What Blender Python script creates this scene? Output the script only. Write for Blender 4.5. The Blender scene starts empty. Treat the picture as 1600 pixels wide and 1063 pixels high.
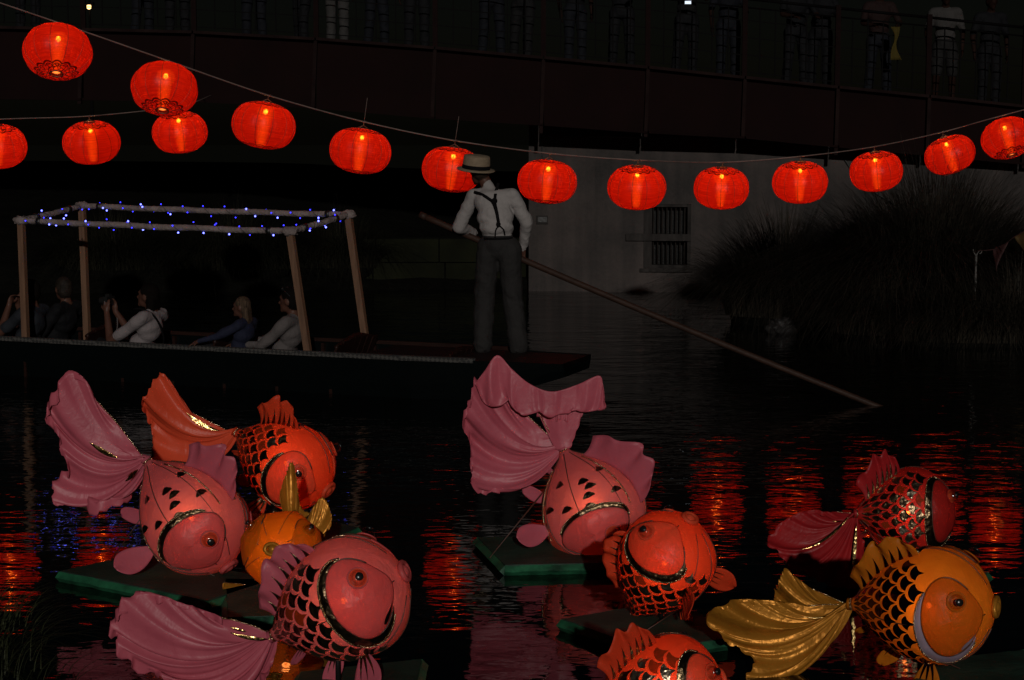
import bpy, math, random
import numpy as np
from mathutils import Vector, Matrix, Euler

random.seed(7); rng = np.random.default_rng(7)
scene = bpy.context.scene
col = scene.collection
R_ = math.radians

# ------------------------------------------------------------------ camera, sky, sun, exposure
FPX, CAM_H, PITCH = 2900.0, 2.4, math.atan(331.5 / 2900.0)
cam_d = bpy.data.cameras.new('camera'); cam = bpy.data.objects.new('camera', cam_d); col.objects.link(cam)
cam.location = (0, 0, CAM_H); cam.rotation_euler = (math.pi / 2 - PITCH, 0, 0)
cam_d.sensor_width = 36.0; cam_d.lens = FPX * 36.0 / 1600.0; cam_d.clip_start = 0.1; cam_d.clip_end = 600
scene.camera = cam
SUN_ELEV, SUN_AZ = R_(15), R_(3)          # low light from the bank behind the camera
world = bpy.data.worlds.new('World'); scene.world = world; world.use_nodes = True
wn = world.node_tree.nodes; wl = world.node_tree.links
bg = wn['Background']; sky = wn.new('ShaderNodeTexSky'); sky.sky_type = 'NISHITA'; sky.sun_disc = False
sky.sun_elevation = SUN_ELEV; sky.sun_rotation = math.pi + SUN_AZ
wl.new(sky.outputs[0], bg.inputs[0]); bg.inputs[1].default_value = 0.0004
sun_d = bpy.data.lights.new('sun', 'SUN'); sun = bpy.data.objects.new('sun', sun_d); col.objects.link(sun)
sun_d.energy = 1.3; sun_d.angle = R_(0.8); sun_d.color = (1.0, 0.95, 0.88)
sd = Vector((math.sin(SUN_AZ) * math.cos(SUN_ELEV), -math.cos(SUN_AZ) * math.cos(SUN_ELEV), math.sin(SUN_ELEV)))
sun.rotation_euler = sd.to_track_quat('Z', 'Y').to_euler()
vs = scene.view_settings; vs.view_transform = 'Standard'; vs.look = 'None'; vs.exposure = 0; vs.gamma = 1
vs.use_curve_mapping = False
cy = scene.cycles
cy.use_denoising = True; cy.max_bounces = 6; cy.diffuse_bounces = 2; cy.glossy_bounces = 4
cy.transmission_bounces = 4; cy.transparent_max_bounces = 12; cy.sample_clamp_indirect = 4.0
cy.caustics_reflective = False; cy.caustics_refractive = False; cy.use_light_tree = True

# ------------------------------------------------------------------ measuring helpers (pixels of the 1600 px photograph -> metres)
CF = np.array([0, math.cos(PITCH), -math.sin(PITCH)]); CU = np.array([0, math.sin(PITCH), math.cos(PITCH)])
CR = np.array([1.0, 0, 0]); CO = np.array([0, 0, CAM_H])
def ray(px, py): return CF + CR * ((px - 800) / FPX) + CU * (-(py - 531.5) / FPX)
def at(px, py, Y):
    d = ray(px, py); return CO + d * (Y / d[1])
def on(px, py, z=0.0):
    d = ray(px, py); return CO + d * ((z - CAM_H) / d[2])

# ------------------------------------------------------------------ object helpers
W = {}
def link(o): col.objects.link(o); return o
def thing(name, label, cat, loc=(0, 0, 0), rot=(0, 0, 0), group=None):
    o = bpy.data.objects.new(name, None); link(o); o.location = Vector(loc); o.rotation_euler = rot
    o.empty_display_size = 0.2
    W[o.name] = Matrix.Translation(Vector(loc)) @ Euler(rot).to_matrix().to_4x4()
    return tag(o, label, cat, group)
def tag(o, label=None, cat=None, group=None, kind=None):
    if label: o['label'] = label
    if cat: o['category'] = cat
    if group: o['group'] = group
    if kind: o['kind'] = kind
    return o
def mesh(name, V, F, mat=None, smooth=True):
    me = bpy.data.meshes.new(name)
    V = np.asarray(V, float)
    me.from_pydata(V.tolist(), [], [tuple(int(i) for i in f) for f in F])
    me.polygons.foreach_set('use_smooth', [smooth] * len(me.polygons))
    if mat is not None: me.materials.append(mat)
    me.update(); return me
def put(name, me, parent=None, label=None, local=None):
    o = bpy.data.objects.new(name, me); link(o)
    if parent is not None:
        o.parent = parent; W[o.name] = W[parent.name].copy()
        if local is not None: o.matrix_local = local; W[o.name] = W[parent.name] @ local
    else: W[o.name] = Matrix.Identity(4)
    if label: o['label'] = label
    return o
def obj(name, VF, mat, parent=None, smooth=True, label=None, solid=0.0, offset=0.0):
    """verts given in world coordinates; stored local to the parent (top-level: origin at the base)"""
    V = np.asarray(VF[0], float)
    if parent is not None:
        Mi = np.array(W[parent.name].inverted()); V = V @ Mi[:3, :3].T + Mi[:3, 3]
        o = put(name, mesh(name, V, VF[1], mat, smooth), parent, label)
    else:
        c = np.array([(V[:, 0].min() + V[:, 0].max()) / 2, (V[:, 1].min() + V[:, 1].max()) / 2, V[:, 2].min()])
        o = put(name, mesh(name, V - c, VF[1], mat, smooth), None, label); o.location = c
        W[o.name] = Matrix.Translation(Vector(c))
    if solid:
        m = o.modifiers.new('thick', 'SOLIDIFY'); m.thickness = solid; m.offset = offset
    return o
def join(*parts):
    V, F, n = [], [], 0
    for v, f in parts:
        v = np.asarray(v, float); V.append(v); F += [tuple(i + n for i in q) for q in f]; n += len(v)
    return np.concatenate(V), F

# ------------------------------------------------------------------ shape helpers
def unit(v):
    v = np.asarray(v, float); return v / (np.linalg.norm(v) + 1e-12)
def frame(d):
    d = unit(d); a = np.array([0, 0, 1.0]) if abs(d[2]) < .9 else np.array([1.0, 0, 0])
    u = unit(np.cross(a, d)); return u, np.cross(d, u)
def tube(P, r, n=6, caps=True):
    P = np.asarray(P, float); m = len(P); r = np.broadcast_to(r, (m,)) if np.ndim(r) == 0 or len(np.atleast_1d(r)) != m else np.asarray(r)
    T = np.gradient(P, axis=0); u, _ = frame(T[0]); V = []
    an = np.arange(n) * 2 * math.pi / n
    for i in range(m):
        t = unit(T[i]); u = unit(u - t * np.dot(u, t)); w = np.cross(t, u)
        V.append(P[i] + r[i] * (np.outer(np.cos(an), u) + np.outer(np.sin(an), w)))
    V = np.concatenate(V); F = []
    for i in range(m - 1):
        for k in range(n):
            F.append((i*n+k, i*n+(k+1) % n, (i+1)*n+(k+1) % n, (i+1)*n+k))
    if caps: F += [tuple(range(n))[::-1], tuple((m-1)*n+k for k in range(n))]
    return V, F
def box(c, sx, sy, sz, M=None):
    V = np.array([(x, y, z) for x in (-.5, .5) for y in (-.5, .5) for z in (-.5, .5)]) * [sx, sy, sz]
    if M is not None: V = V @ np.asarray(M).T
    F = [(0, 1, 3, 2), (4, 6, 7, 5), (0, 4, 5, 1), (2, 3, 7, 6), (0, 2, 6, 4), (1, 5, 7, 3)]
    return V + np.asarray(c), F
def beam(p, q, w, h, up=(0, 0, 1)):
    p, q = np.asarray(p, float), np.asarray(q, float); d = unit(q - p); s = unit(np.cross(d, up)); u = np.cross(s, d)
    V = [e + s * a * w / 2 + u * b * h / 2 for e in (p, q) for a, b in ((-1, -1), (1, -1), (1, 1), (-1, 1))]
    return np.array(V), [(3, 2, 1, 0), (4, 5, 6, 7), (0, 1, 5, 4), (1, 2, 6, 5), (2, 3, 7, 6), (3, 0, 4, 7)]
def ball(c, r, n=10, m=7, M=None):
    r = np.broadcast_to(np.asarray(r, float), (3,)); V = [(0, 0, 1)]
    for i in range(1, m):
        a = math.pi * i / m
        V += [(math.sin(a)*math.cos(2*math.pi*k/n), math.sin(a)*math.sin(2*math.pi*k/n), math.cos(a)) for k in range(n)]
    V.append((0, 0, -1)); V = np.array(V) * r
    if M is not None: V = V @ np.asarray(M).T
    F = [(0, 1+k, 1+(k+1) % n) for k in range(n)]
    for i in range(m - 2):
        F += [(1+i*n+k, 1+(i+1)*n+k, 1+(i+1)*n+(k+1) % n, 1+i*n+(k+1) % n) for k in range(n)]
    L = len(V) - 1; b = 1 + (m-2)*n
    F += [(L, b+(k+1) % n, b+k) for k in range(n)]
    return V + np.asarray(c), F
def grid(V2):
    V2 = np.asarray(V2, float); a, b = V2.shape[:2]
    F = [(i*b+j, i*b+j+1, (i+1)*b+j+1, (i+1)*b+j) for i in range(a-1) for j in range(b-1)]
    return V2.reshape(-1, 3), F
def cat(P, n):
    """Catmull-Rom resample of a polyline to n points, even in arc length"""
    P = np.asarray(P, float); Q = np.concatenate([[2*P[0]-P[1]], P, [2*P[-1]-P[-2]]]); out = []
    for i in range(1, len(Q)-2):
        for t in np.linspace(0, 1, 14, endpoint=False):
            a, b, c, d = Q[i-1], Q[i], Q[i+1], Q[i+2]
            out.append(.5*((2*b)+(c-a)*t+(2*a-5*b+4*c-d)*t*t+(3*b-a-3*c+d)*t**3))
    out.append(P[-1]); out = np.array(out)
    s = np.concatenate([[0], np.cumsum(np.linalg.norm(np.diff(out, axis=0), axis=1))]); q = np.linspace(0, s[-1], n)
    return np.stack([np.interp(q, s, out[:, k]) for k in range(out.shape[1])], 1)
def lathe(prof, n=24, M=None, c=(0, 0, 0)):
    V = np.array([(r*math.cos(2*math.pi*k/n), r*math.sin(2*math.pi*k/n), z) for r, z in prof for k in range(n)])
    if M is not None: V = V @ np.asarray(M).T
    m = len(prof)
    return V + np.asarray(c), [(i*n+k, i*n+(k+1) % n, (i+1)*n+(k+1) % n, (i+1)*n+k) for i in range(m-1) for k in range(n)]

# ------------------------------------------------------------------ materials
class NT:
    def __init__(s, name):
        s.m = bpy.data.materials.new(name); s.m.use_nodes = True; s.t = s.m.node_tree; s.n = s.t.nodes; s.n.clear()
        s.out = s.n.new('ShaderNodeOutputMaterial')
    def new(s, ty, **kw):
        nd = s.n.new(ty)
        for k, v in kw.items():
            if k.startswith('_'): setattr(nd, k[1:], v)
            else:
                key = int(k[1:]) if k[0] == 'i' and k[1:].isdigit() else k.replace('__', ' ')
                nd.inputs[key].default_value = v
        return nd
    def l(s, a, b): s.t.links.new(a, b)
    def math(s, op, a, b=None, c=None):
        nd = s.n.new('ShaderNodeMath'); nd.operation = op
        for i, v in enumerate((a, b, c)):
            if v is None: continue
            if isinstance(v, (int, float)): nd.inputs[i].default_value = v
            else: s.l(v, nd.inputs[i])
        return nd.outputs[0]
    def coord(s, scale=(1, 1, 1), kind='Object'):
        tc = s.new('ShaderNodeTexCoord'); mp = s.new('ShaderNodeMapping'); mp.inputs['Scale'].default_value = scale
        s.l(tc.outputs[kind], mp.inputs['Vector']); return mp.outputs[0]
    def noise(s, vec, sc, det=3, rough=.55, dist=0):
        nd = s.new('ShaderNodeTexNoise', Scale=sc, Detail=det, Roughness=rough, Distortion=dist); s.l(vec, nd.inputs['Vector']); return nd.outputs[0]
    def ramp(s, fac, a, b, p0=.3, p1=.7):
        nd = s.n.new('ShaderNodeValToRGB'); e = nd.color_ramp.elements
        e[0].position, e[1].position = p0, p1; e[0].color = (*a, 1); e[1].color = (*b, 1); s.l(fac, nd.inputs[0]); return nd.outputs[0]
    def bump(s, h, strength=.3, dist=.01):
        nd = s.new('ShaderNodeBump', Strength=strength, Distance=dist); s.l(h, nd.inputs['Height']); return nd.outputs[0]
def pbr(name, a, b=None, rough=.6, sc=8, bsc=40, bstr=.3, bdist=.01, metal=0, spec=.5, sheen=0, scale=(1, 1, 1), det=4, p0=.3, p1=.7, coat=0):
    t = NT(name); p = t.new('ShaderNodeBsdfPrincipled', Roughness=rough, Metallic=metal)
    p.inputs['Specular IOR Level'].default_value = spec; p.inputs['Sheen Weight'].default_value = sheen
    p.inputs['Coat Weight'].default_value = coat
    v = t.coord(scale)
    t.l(t.ramp(t.noise(v, sc, det), a, b or tuple(x*.6 for x in a), p0, p1), p.inputs['Base Color'])
    if bstr: t.l(t.bump(t.noise(v, bsc, 3), bstr, bdist), p.inputs['Normal'])
    t.l(p.outputs[0], t.out.inputs[0]); return t.m
def silk(name, a, b, rough=.48, trans=.32, see=.09, metal=0., wr=.45, sc=5, spec=.16):
    """stretched festival fabric: satin front, lets some of the lamp inside through"""
    t = NT(name); v = t.coord()
    colr = t.ramp(t.noise(v, sc, 4), a, b, .25, .75)
    weave = t.new('ShaderNodeTexNoise', Scale=30, Detail=2, Distortion=.6); t.l(t.coord((1, .35, 1)), weave.inputs['Vector'])
    crease = t.noise(t.coord((1.0, 1.0, .45)), 9, 3, .5, 1.2)
    nrm = t.bump(t.math('ADD', t.math('MULTIPLY', weave.outputs[0], .6), t.math('MULTIPLY', crease, 1.6)), wr, .012)
    p = t.new('ShaderNodeBsdfPrincipled', Roughness=rough, Metallic=metal); p.inputs['Specular IOR Level'].default_value = spec
    t.l(colr, p.inputs['Base Color']); t.l(nrm, p.inputs['Normal'])
    tl = t.new('ShaderNodeBsdfTranslucent'); t.l(colr, tl.inputs[0])
    m1 = t.new('ShaderNodeMixShader', Fac=trans); t.l(p.outputs[0], m1.inputs[1]); t.l(tl.outputs[0], m1.inputs[2])
    tr = t.new('ShaderNodeBsdfTransparent', Color=(1, .5, .28, 1))
    m2 = t.new('ShaderNodeMixShader', Fac=see); t.l(m1.outputs[0], m2.inputs[1]); t.l(tr.outputs[0], m2.inputs[2])
    t.l(m2.outputs[0], t.out.inputs[0]); return t.m
def glow(name, c, strength):
    t = NT(name); e = t.new('ShaderNodeEmission', Color=(*c, 1), Strength=strength); t.l(e.outputs[0], t.out.inputs[0])
    t.m.cycles.emission_sampling = 'NONE'; return t.m
def foil(name, a, b, rough=.18, sc=18, bstr=.5):
    t = NT(name); v = t.coord(); p = t.new('ShaderNodeBsdfPrincipled', Roughness=rough, Metallic=1.0)
    t.l(t.ramp(t.noise(v, 12), a, b), p.inputs['Base Color'])
    vo = t.new('ShaderNodeTexVoronoi', Scale=sc); t.l(v, vo.inputs['Vector'])
    h = t.math('ADD', vo.outputs[0], t.noise(v, sc*1.7, 2)); t.l(t.bump(h, bstr, .006), p.inputs['Normal'])
    t.l(p.outputs[0], t.out.inputs[0]); return t.m
M = {}
M['pink'] = silk('pink_silk', (.66, .158, .168), (.50, .095, .110), sc=4, wr=.55)
M['pink_cloth'] = silk('pink_cloth', (.54, .115, .155), (.43, .080, .115), rough=.42, trans=.2, see=.02, wr=.25, spec=.28)
M['pink_face'] = silk('pink_face_silk', (.72, .132, .128), (.61, .098, .098), rough=.40, sc=3, spec=.22)
M['orange'] = silk('orange_silk', (.78, .075, .024), (.64, .05, .016), rough=.45)
M['orange_face'] = silk('orange_face_silk', (.90, .12, .05), (.78, .085, .034), rough=.42, spec=.2)
M['orange_cloth'] = silk('orange_satin', (.70, .085, .035), (.60, .062, .025), rough=.36, trans=.15, see=.02, wr=.25)
M['red'] = silk('red_silk', (.40, .020, .016), (.30, .014, .012), rough=.45)
M['red_cloth'] = silk('red_satin', (.36, .016, .018), (.22, .009, .012), rough=.40, trans=.12, see=.02, spec=.14, wr=.3)
M['gold'] = silk('gold_silk', (.64, .20, .012), (.50, .135, .009), rough=.45)
M['gold_face'] = silk('gold_face_silk', (.62, .155, .009), (.50, .115, .007), rough=.45)
M['gold_cloth'] = silk('gold_lame', (.50, .21, .026), (.36, .135, .014), rough=.36, trans=.1, see=.0, metal=.35, wr=.45)
M['amber'] = silk('amber_silk', (.66, .15, .006), (.55, .115, .005), rough=.4, trans=.3)
M['foil'] = foil('dark_foil', (.22, .15, .08), (.09, .06, .04), rough=.30, bstr=.9, sc=26)
M['bright_foil'] = foil('bright_gold_foil', (.62, .50, .36), (.30, .22, .14), rough=.32, bstr=1.0, sc=24)
M['amber_foil'] = silk('amber_film', (.30, .055, .012), (.16, .03, .008), rough=.25, trans=.5, see=.06, spec=.5)
M['purple_foil'] = foil('purple_foil', (.12, .05, .09), (.06, .025, .05), rough=.25)
M['silver_foil'] = silk('silver_violet_sheen', (.52, .42, .50), (.30, .22, .30), rough=.30, trans=.05, see=.0, metal=.3, wr=.2, spec=.5)  # silver foil's bright highlight put into a pale diffuse colour
M['gold_foil'] = foil('gold_foil', (.7, .48, .2), (.4, .24, .08), rough=.22, sc=40)
M['tinsel'] = foil('tinsel', (.75, .6, .4), (.4, .26, .12), rough=.25, sc=120, bstr=1.0)
M['magenta_foil'] = foil('magenta_foil', (.6, .03, .2), (.3, .01, .12), rough=.3)
M['wire'] = pbr('seam_wire', (.08, .03, .02), rough=.5)
M['black'] = pbr('black_plastic', (.012, .012, .012), rough=.25, bstr=0)
M['green'] = pbr('green_raft_paint', (.022, .155, .070), (.004, .024, .013), rough=.5, sc=9, bsc=60, det=8)
M['raft_top'] = pbr('wet_raft_cloth', (.026, .060, .042), (.010, .022, .016), rough=.55, sc=4, bsc=24, bstr=.6, spec=.2, det=7)
M['water'] = None
t = NT('clear_plastic_cup')
g = t.new('ShaderNodeBsdfGlossy', Color=(.9, .9, .9, 1), Roughness=.12); tr = t.new('ShaderNodeBsdfTransparent', Color=(.98, .93, .9, 1))
fr = t.new('ShaderNodeLayerWeight', Blend=.35); mx = t.new('ShaderNodeMixShader')
t.l(t.math('ADD', t.math('MULTIPLY', fr.outputs[0], .4), .06), mx.inputs[0]); t.l(tr.outputs[0], mx.inputs[1]); t.l(g.outputs[0], mx.inputs[2])
t.l(mx.outputs[0], t.out.inputs[0]); M['cup'] = t.m
t = NT('crumpled_clear_bag'); v = t.coord()
p = t.new('ShaderNodeBsdfPrincipled', Roughness=.25); p.inputs['Base Color'].default_value = (.03, .027, .027, 1)
t.l(t.bump(t.noise(v, 14, 4, .6, 1.5), 1.0, .05), p.inputs['Normal'])
tr = t.new('ShaderNodeBsdfTransparent'); mx = t.new('ShaderNodeMixShader', Fac=.45)
t.l(p.outputs[0], mx.inputs[1]); t.l(tr.outputs[0], mx.inputs[2]); t.l(mx.outputs[0], t.out.inputs[0]); M['bag'] = t.m
# river: black water, long low ripples
t = NT('dark_river_water'); p = t.new('ShaderNodeBsdfPrincipled', Roughness=.02, IOR=1.35); p.inputs['Base Color'].default_value = (.0022, .0026, .0024, 1)
v1 = t.coord((.8, 1.7, 1)); v2 = t.coord((3.2, 6.5, 1)); v3 = t.coord((.25, .3, 1))
n1 = t.noise(v1, 1.6, 3, .5, .4); n2 = t.noise(v2, 1.7, 2, .5, .3); calm = t.noise(v3, 1.0, 2)
h = t.math('ADD', t.math('MULTIPLY', n1, .024), t.math('MULTIPLY', n2, .0075))
mr = t.new('ShaderNodeMapRange', **{'From__Min': .3, 'From__Max': .7, 'To__Min': .3, 'To__Max': 1.15}); t.l(calm, mr.inputs[0])
geo = t.new('ShaderNodeNewGeometry')
sp = t.new('ShaderNodeSeparateXYZ'); t.l(geo.outputs['Position'], sp.inputs[0]); my = t.new('ShaderNodeMapRange', **{'From__Min': 10.3, 'From__Max': 13.5, 'To__Min': .38, 'To__Max': 1.0}); t.l(sp.outputs[1], my.inputs[0])
b = t.new('ShaderNodeBump', Distance=1.0); t.l(t.math('MULTIPLY', mr.outputs[0], my.outputs[0]), b.inputs['Strength']); t.l(h, b.inputs['Height']); t.l(b.outputs[0], p.inputs['Normal'])
t.l(p.outputs[0], t.out.inputs[0]); M['water'] = t.m
M['soil'] = pbr('wet_bank_soil', (.0042, .004, .003), (.0018, .0018, .0014), rough=.9, sc=3, bsc=12, bstr=.8, bdist=.05, spec=.05)
M['girder'] = pbr('oxide_red_girder_paint', (.0075, .0026, .0024), (.0050, .0019, .0019), rough=.75, sc=1.2, bsc=9, bstr=.2, spec=.04)
M['girder_rib'] = pbr('worn_girder_flange', (.013, .0065, .0060), (.0065, .003, .003), rough=.75, sc=5, spec=.05)
M['rail'] = pbr('dark_railing_paint', (.0028, .0024, .0026), rough=.7, spec=.04)
M['rail_post'] = pbr('brown_railing_post', (.008, .0032, .003), rough=.7, spec=.04)
M['deck'] = pbr('bridge_deck', (.006, .005, .005), rough=.9, spec=.05)
t = NT('stained_concrete'); p = t.new('ShaderNodeBsdfPrincipled', Roughness=.85); v = t.coord()
big = t.noise(v, .9, 5, .6); streak = t.noise(t.coord((3.2, 3.2, .22)), 1.6, 4, .6); fine = t.noise(v, 22, 4)
mixv = t.math('ADD', t.math('MULTIPLY', big, .62), t.math('ADD', t.math('MULTIPLY', streak, .28), t.math('MULTIPLY', fine, .12)))
t.l(t.ramp(mixv, (.0040, .0033, .0030), (.047, .0355, .032), .36, .66), p.inputs['Base Color'])
t.l(t.bump(fine, .35, .02), p.inputs['Normal']); t.l(p.outputs[0], t.out.inputs[0]); M['concrete'] = t.m
M['ledge'] = pbr('pale_concrete_ledge', (.034, .030, .029), (.014, .0125, .012), rough=.85, sc=3, spec=.1)
M['wood_frame'] = pbr('weathered_window_paint', (.034, .030, .028), (.013, .0115, .011), rough=.8, sc=10, scale=(1, 1, .3), spec=.1)
M['bar'] = pbr('rusty_bar', (.018, .0145, .013), rough=.7, spec=.1)
M['pane'] = pbr('dirty_pane', (.003, .003, .003), (.007, .0066, .0064), rough=.4, sc=4, spec=.1)
M['block'] = pbr('mossy_stone_block', (.0085, .0095, .0038), (.004, .0045, .002), rough=.9, sc=2.2, bsc=14, spec=.1)
M['blade'] = pbr('tussock_blade', (.022, .0185, .0135), (.005, .0043, .0032), rough=.6, sc=2.2, bstr=0, spec=.12)
M['blade_dim'] = pbr('bank_grass_blade', (.014, .013, .0075), (.004, .004, .0025), rough=.7, sc=2, bstr=0, spec=.1)
M['blade_pale'] = pbr('dry_tussock_blade', (.040, .033, .024), (.010, .008, .006), rough=.6, sc=5, bstr=0, spec=.12)  # paler blades mixed in for varied tone
M['blade_near'] = pbr('near_grass_blade', (.040, .045, .020), (.012, .014, .006), rough=.6, sc=3, bstr=0, spec=.15)
M['hull'] = pbr('dark_green_hull', (.0015, .0026, .0027), (.0012, .0019, .002), rough=.35, sc=3, bsc=20, bstr=.1, spec=.12)
M['punt_wood'] = pbr('varnished_punt_wood', (.017, .0055, .0035), (.009, .003, .002), rough=.45, sc=5, scale=(.4, 4, 4), spec=.2)
M['deck_red'] = pbr('red_brown_punt_deck', (.010, .0042, .0036), (.007, .003, .0026), rough=.5, sc=4, spec=.2)
M['cushion'] = pbr('dark_seat_cushion', (.010, .006, .005), rough=.8)
t = NT('woven_gunwale_strip'); p = t.new('ShaderNodeBsdfPrincipled', Roughness=.8)
ck = t.new('ShaderNodeTexChecker', Scale=34); ck.inputs[1].default_value = (.045, .042, .038, 1); ck.inputs[2].default_value = (.010, .0095, .009, 1)
mp = t.new('ShaderNodeMapping'); mp.inputs['Rotation'].default_value = (0, R_(45), R_(20)); tc = t.new('ShaderNodeTexCoord'); t.l(tc.outputs['Object'], mp.inputs[0]); t.l(mp.outputs[0], ck.inputs[0])
t.l(ck.outputs[0], p.inputs['Base Color']); t.l(p.outputs[0], t.out.inputs[0]); M['strip'] = t.m
M['post'] = pbr('bare_pine_post', (.135, .068, .036), (.08, .038, .02), rough=.65, sc=6, scale=(6, 6, .5))
M['wrap'] = pbr('white_cloth_wrap', (.20, .16, .152), (.11, .085, .082), rough=.85, sc=9, bsc=30, bstr=.8, bdist=.03)
M['tape'] = pbr('black_tape', (.006, .006, .006), rough=.5)
M['pole'] = pbr('wooden_punt_pole', (.036, .018, .012), (.020, .010, .007), rough=.55, sc=9, scale=(.5, 3, 3), spec=.2)
M['rope'] = pbr('grey_cable', (.16, .11, .095), rough=.7, bstr=0)
M['white_rope'] = pbr('white_cord', (.085, .08, .075), (.006, .006, .006), rough=.8, sc=16, bstr=0, scale=(.1, .1, 1), p0=.48, p1=.60)
M['flag_red'] = pbr('red_bunting', (.030, .0035, .004), rough=.8)
M['flag_yellow'] = pbr('yellow_bunting', (.065, .036, .005), rough=.8)
def cloth(name, c, k=.7, **kw): return pbr(name, c, tuple(x*k for x in c), rough=.85, sc=7, bsc=16, bstr=.55, bdist=.03, spec=.2, **kw)
M['skin'] = pbr('skin', (.072, .032, .022), (.058, .025, .017), rough=.5, sc=12, bsc=60, bstr=.1, spec=.2)
M['shirt_white'] = cloth('white_linen', (.245, .225, .22), .85)
M['shirt_pinkish'] = cloth('white_top', (.17, .147, .15), .85)
M['shirt_grey'] = cloth('pale_shirt', (.085, .074, .073), .85)
M['trousers'] = cloth('charcoal_trousers', (.017, .0157, .0155), .8)
M['strap'] = pbr('black_strap', (.006, .0055, .006), rough=.8, spec=.03)
M['straw'] = pbr('straw_boater', (.20, .148, .095), (.14, .10, .063), rough=.8, sc=30, scale=(1, 1, 5), bsc=90)
M['navy'] = cloth('navy_shirt', (.0125, .0145, .019))
M['blue_jacket'] = cloth('blue_jacket', (.010, .012, .028))
M['dark'] = cloth('dark_clothes', (.0022, .0024, .0036))
M['dark_blue'] = cloth('dark_denim', (.0030, .0038, .0066))
M['dark_grey'] = cloth('dark_grey_clothes', (.0042, .0042, .0048))
M['skin_far'] = pbr('skin_painted_dim', (.016, .0075, .0055), rough=.7, spec=.05)  # darker copy of the skin, dim light put into its colour
M['cream'] = cloth('cream_trousers', (.034, .032, .031))
M['khaki'] = cloth('khaki_shorts', (.010, .0095, .0095))
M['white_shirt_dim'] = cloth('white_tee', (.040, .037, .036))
M['shoe_white'] = cloth('white_shoe', (.125, .112, .105))
M['shoe_bright'] = foil('glossy_shoe', (.25, .25, .28), (.02, .02, .02), rough=.25, sc=30)
M['shoe_dark'] = pbr('dark_shoe', (.012, .011, .011), rough=.35, bstr=0)
M['hair_dark'] = pbr('dark_hair', (.006, .0045, .004), (.003, .0025, .002), rough=.85, sc=30, scale=(4, 4, .6), bsc=60, bstr=.8, spec=.03)
M['hair_brown'] = pbr('short_brown_hair', (.028, .017, .012), (.014, .009, .007), rough=.6, sc=26, bsc=50, bstr=.8, spec=.1)
M['hair_blond'] = pbr('blond_hair', (.085, .055, .034), (.012, .008, .006), rough=.7, sc=24, scale=(4, 4, .5), bsc=60, bstr=.8, spec=.1)
M['hair_grey'] = pbr('grey_hair', (.020, .0145, .011), (.006, .005, .004), rough=.6, sc=26, bsc=50, bstr=.8, spec=.1)
M['red_bag'] = cloth('red_brown_cloth', (.011, .004, .0035))
M['hi_vis'] = cloth('yellow_cloth', (.050, .036, .004))

# ------------------------------------------------------------------ river and banks (setting)
def terrain(name, rows, mat, jit=.04):
    """rows of points swept from the water's edge inland"""
    rows = [cat(r, 60) for r in rows]; G = np.array(rows)
    G = cat(G.transpose(0, 1, 2).reshape(len(rows), -1), 14).reshape(14, 60, 3)
    G[1:-1, :, 2] += rng.normal(0, jit, G[1:-1, :, 2].shape)
    return tag(obj(name, grid(G), mat), kind='structure')
V = np.array([(-150, -2, 0), (150, -2, 0), (150, 260, 0), (-150, 260, 0)], float)
tag(obj('river_water', (V, [(0, 1, 2, 3)]), M['water'], smooth=False), kind='structure')
terrain('far_bank', [[(-40, 27.2, -.3), (-8, 26.8, -.3), (-3, 27.2, -.3), (0, 27.4, -.3), (1.2, 27.6, -.3)],
                     [(-40, 27.6, .12), (-8, 27.2, .15), (-3, 27.6, .1), (0, 27.8, .1), (1.2, 28, .1)],
                     [(-40, 29.2, .9), (-8, 28.9, .8), (-3, 30.2, .5), (0, 31.5, .45), (1.2, 32, .4)],
                     [(-40, 35, 1.9), (-8, 34, 1.8), (-3, 34, 1.7), (0, 34.4, 1.6), (1.2, 34.6, 1.6)]], M['soil'])
terrain('right_bank', [[(3.0, 26.6, -.3), (3.3, 23.2, -.3), (4.2, 21.2, -.3), (6, 20.0, -.3), (9, 19.4, -.3), (30, 18.5, -.3)],
                       [(3.4, 26.6, .1), (3.7, 23.6, .1), (4.5, 21.6, .1), (6.1, 20.4, .1), (9, 19.9, .1), (30, 19, .1)],
                       [(4.2, 26.6, .4), (4.6, 24.6, .45), (5.2, 23, .5), (6.4, 21.8, .5), (9, 21.3, .55), (30, 21, .5)],
                       [(5, 26.6, .6), (5.5, 26.2, .6), (6.2, 26, .7), (7.5, 26, .8), (9.5, 26.0, .8), (30, 26, .8)]], M['soil'])
terrain('near_bank', [[(-12, 10.2, -.3), (-4, 9.6, -.3), (-2.75, 9.1, -.3), (-2.2, 8.3, -.3), (-1.9, 7.5, -.3), (-1.2, 6.6, -.3), (2, 6.1, -.3), (12, 6.0, -.3)],
                      [(-12, 9.8, .02), (-4, 9.2, .02), (-2.9, 8.8, .02), (-2.4, 8.0, .02), (-2.0, 7.2, .02), (-1.3, 6.2, .02), (2, 5.8, .02), (12, 5.7, .02)],
                      [(-12, 7.5, .3), (-4, 7.2, .3), (-3, 7.0, .3), (-2.5, 6.6, .28), (-2.1, 6.0, .26), (-1.4, 5.2, .25), (2, 4.8, .25), (12, 4.8, .25)],
                      [(-12, -3, .9), (-4, -3, .9), (-3, -3, .9), (-2, -3, .9), (-1.5, -3, .9), (0, -3, .9), (3, -3, .9), (12, -3, .9)]], M['soil'], .008)

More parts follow.
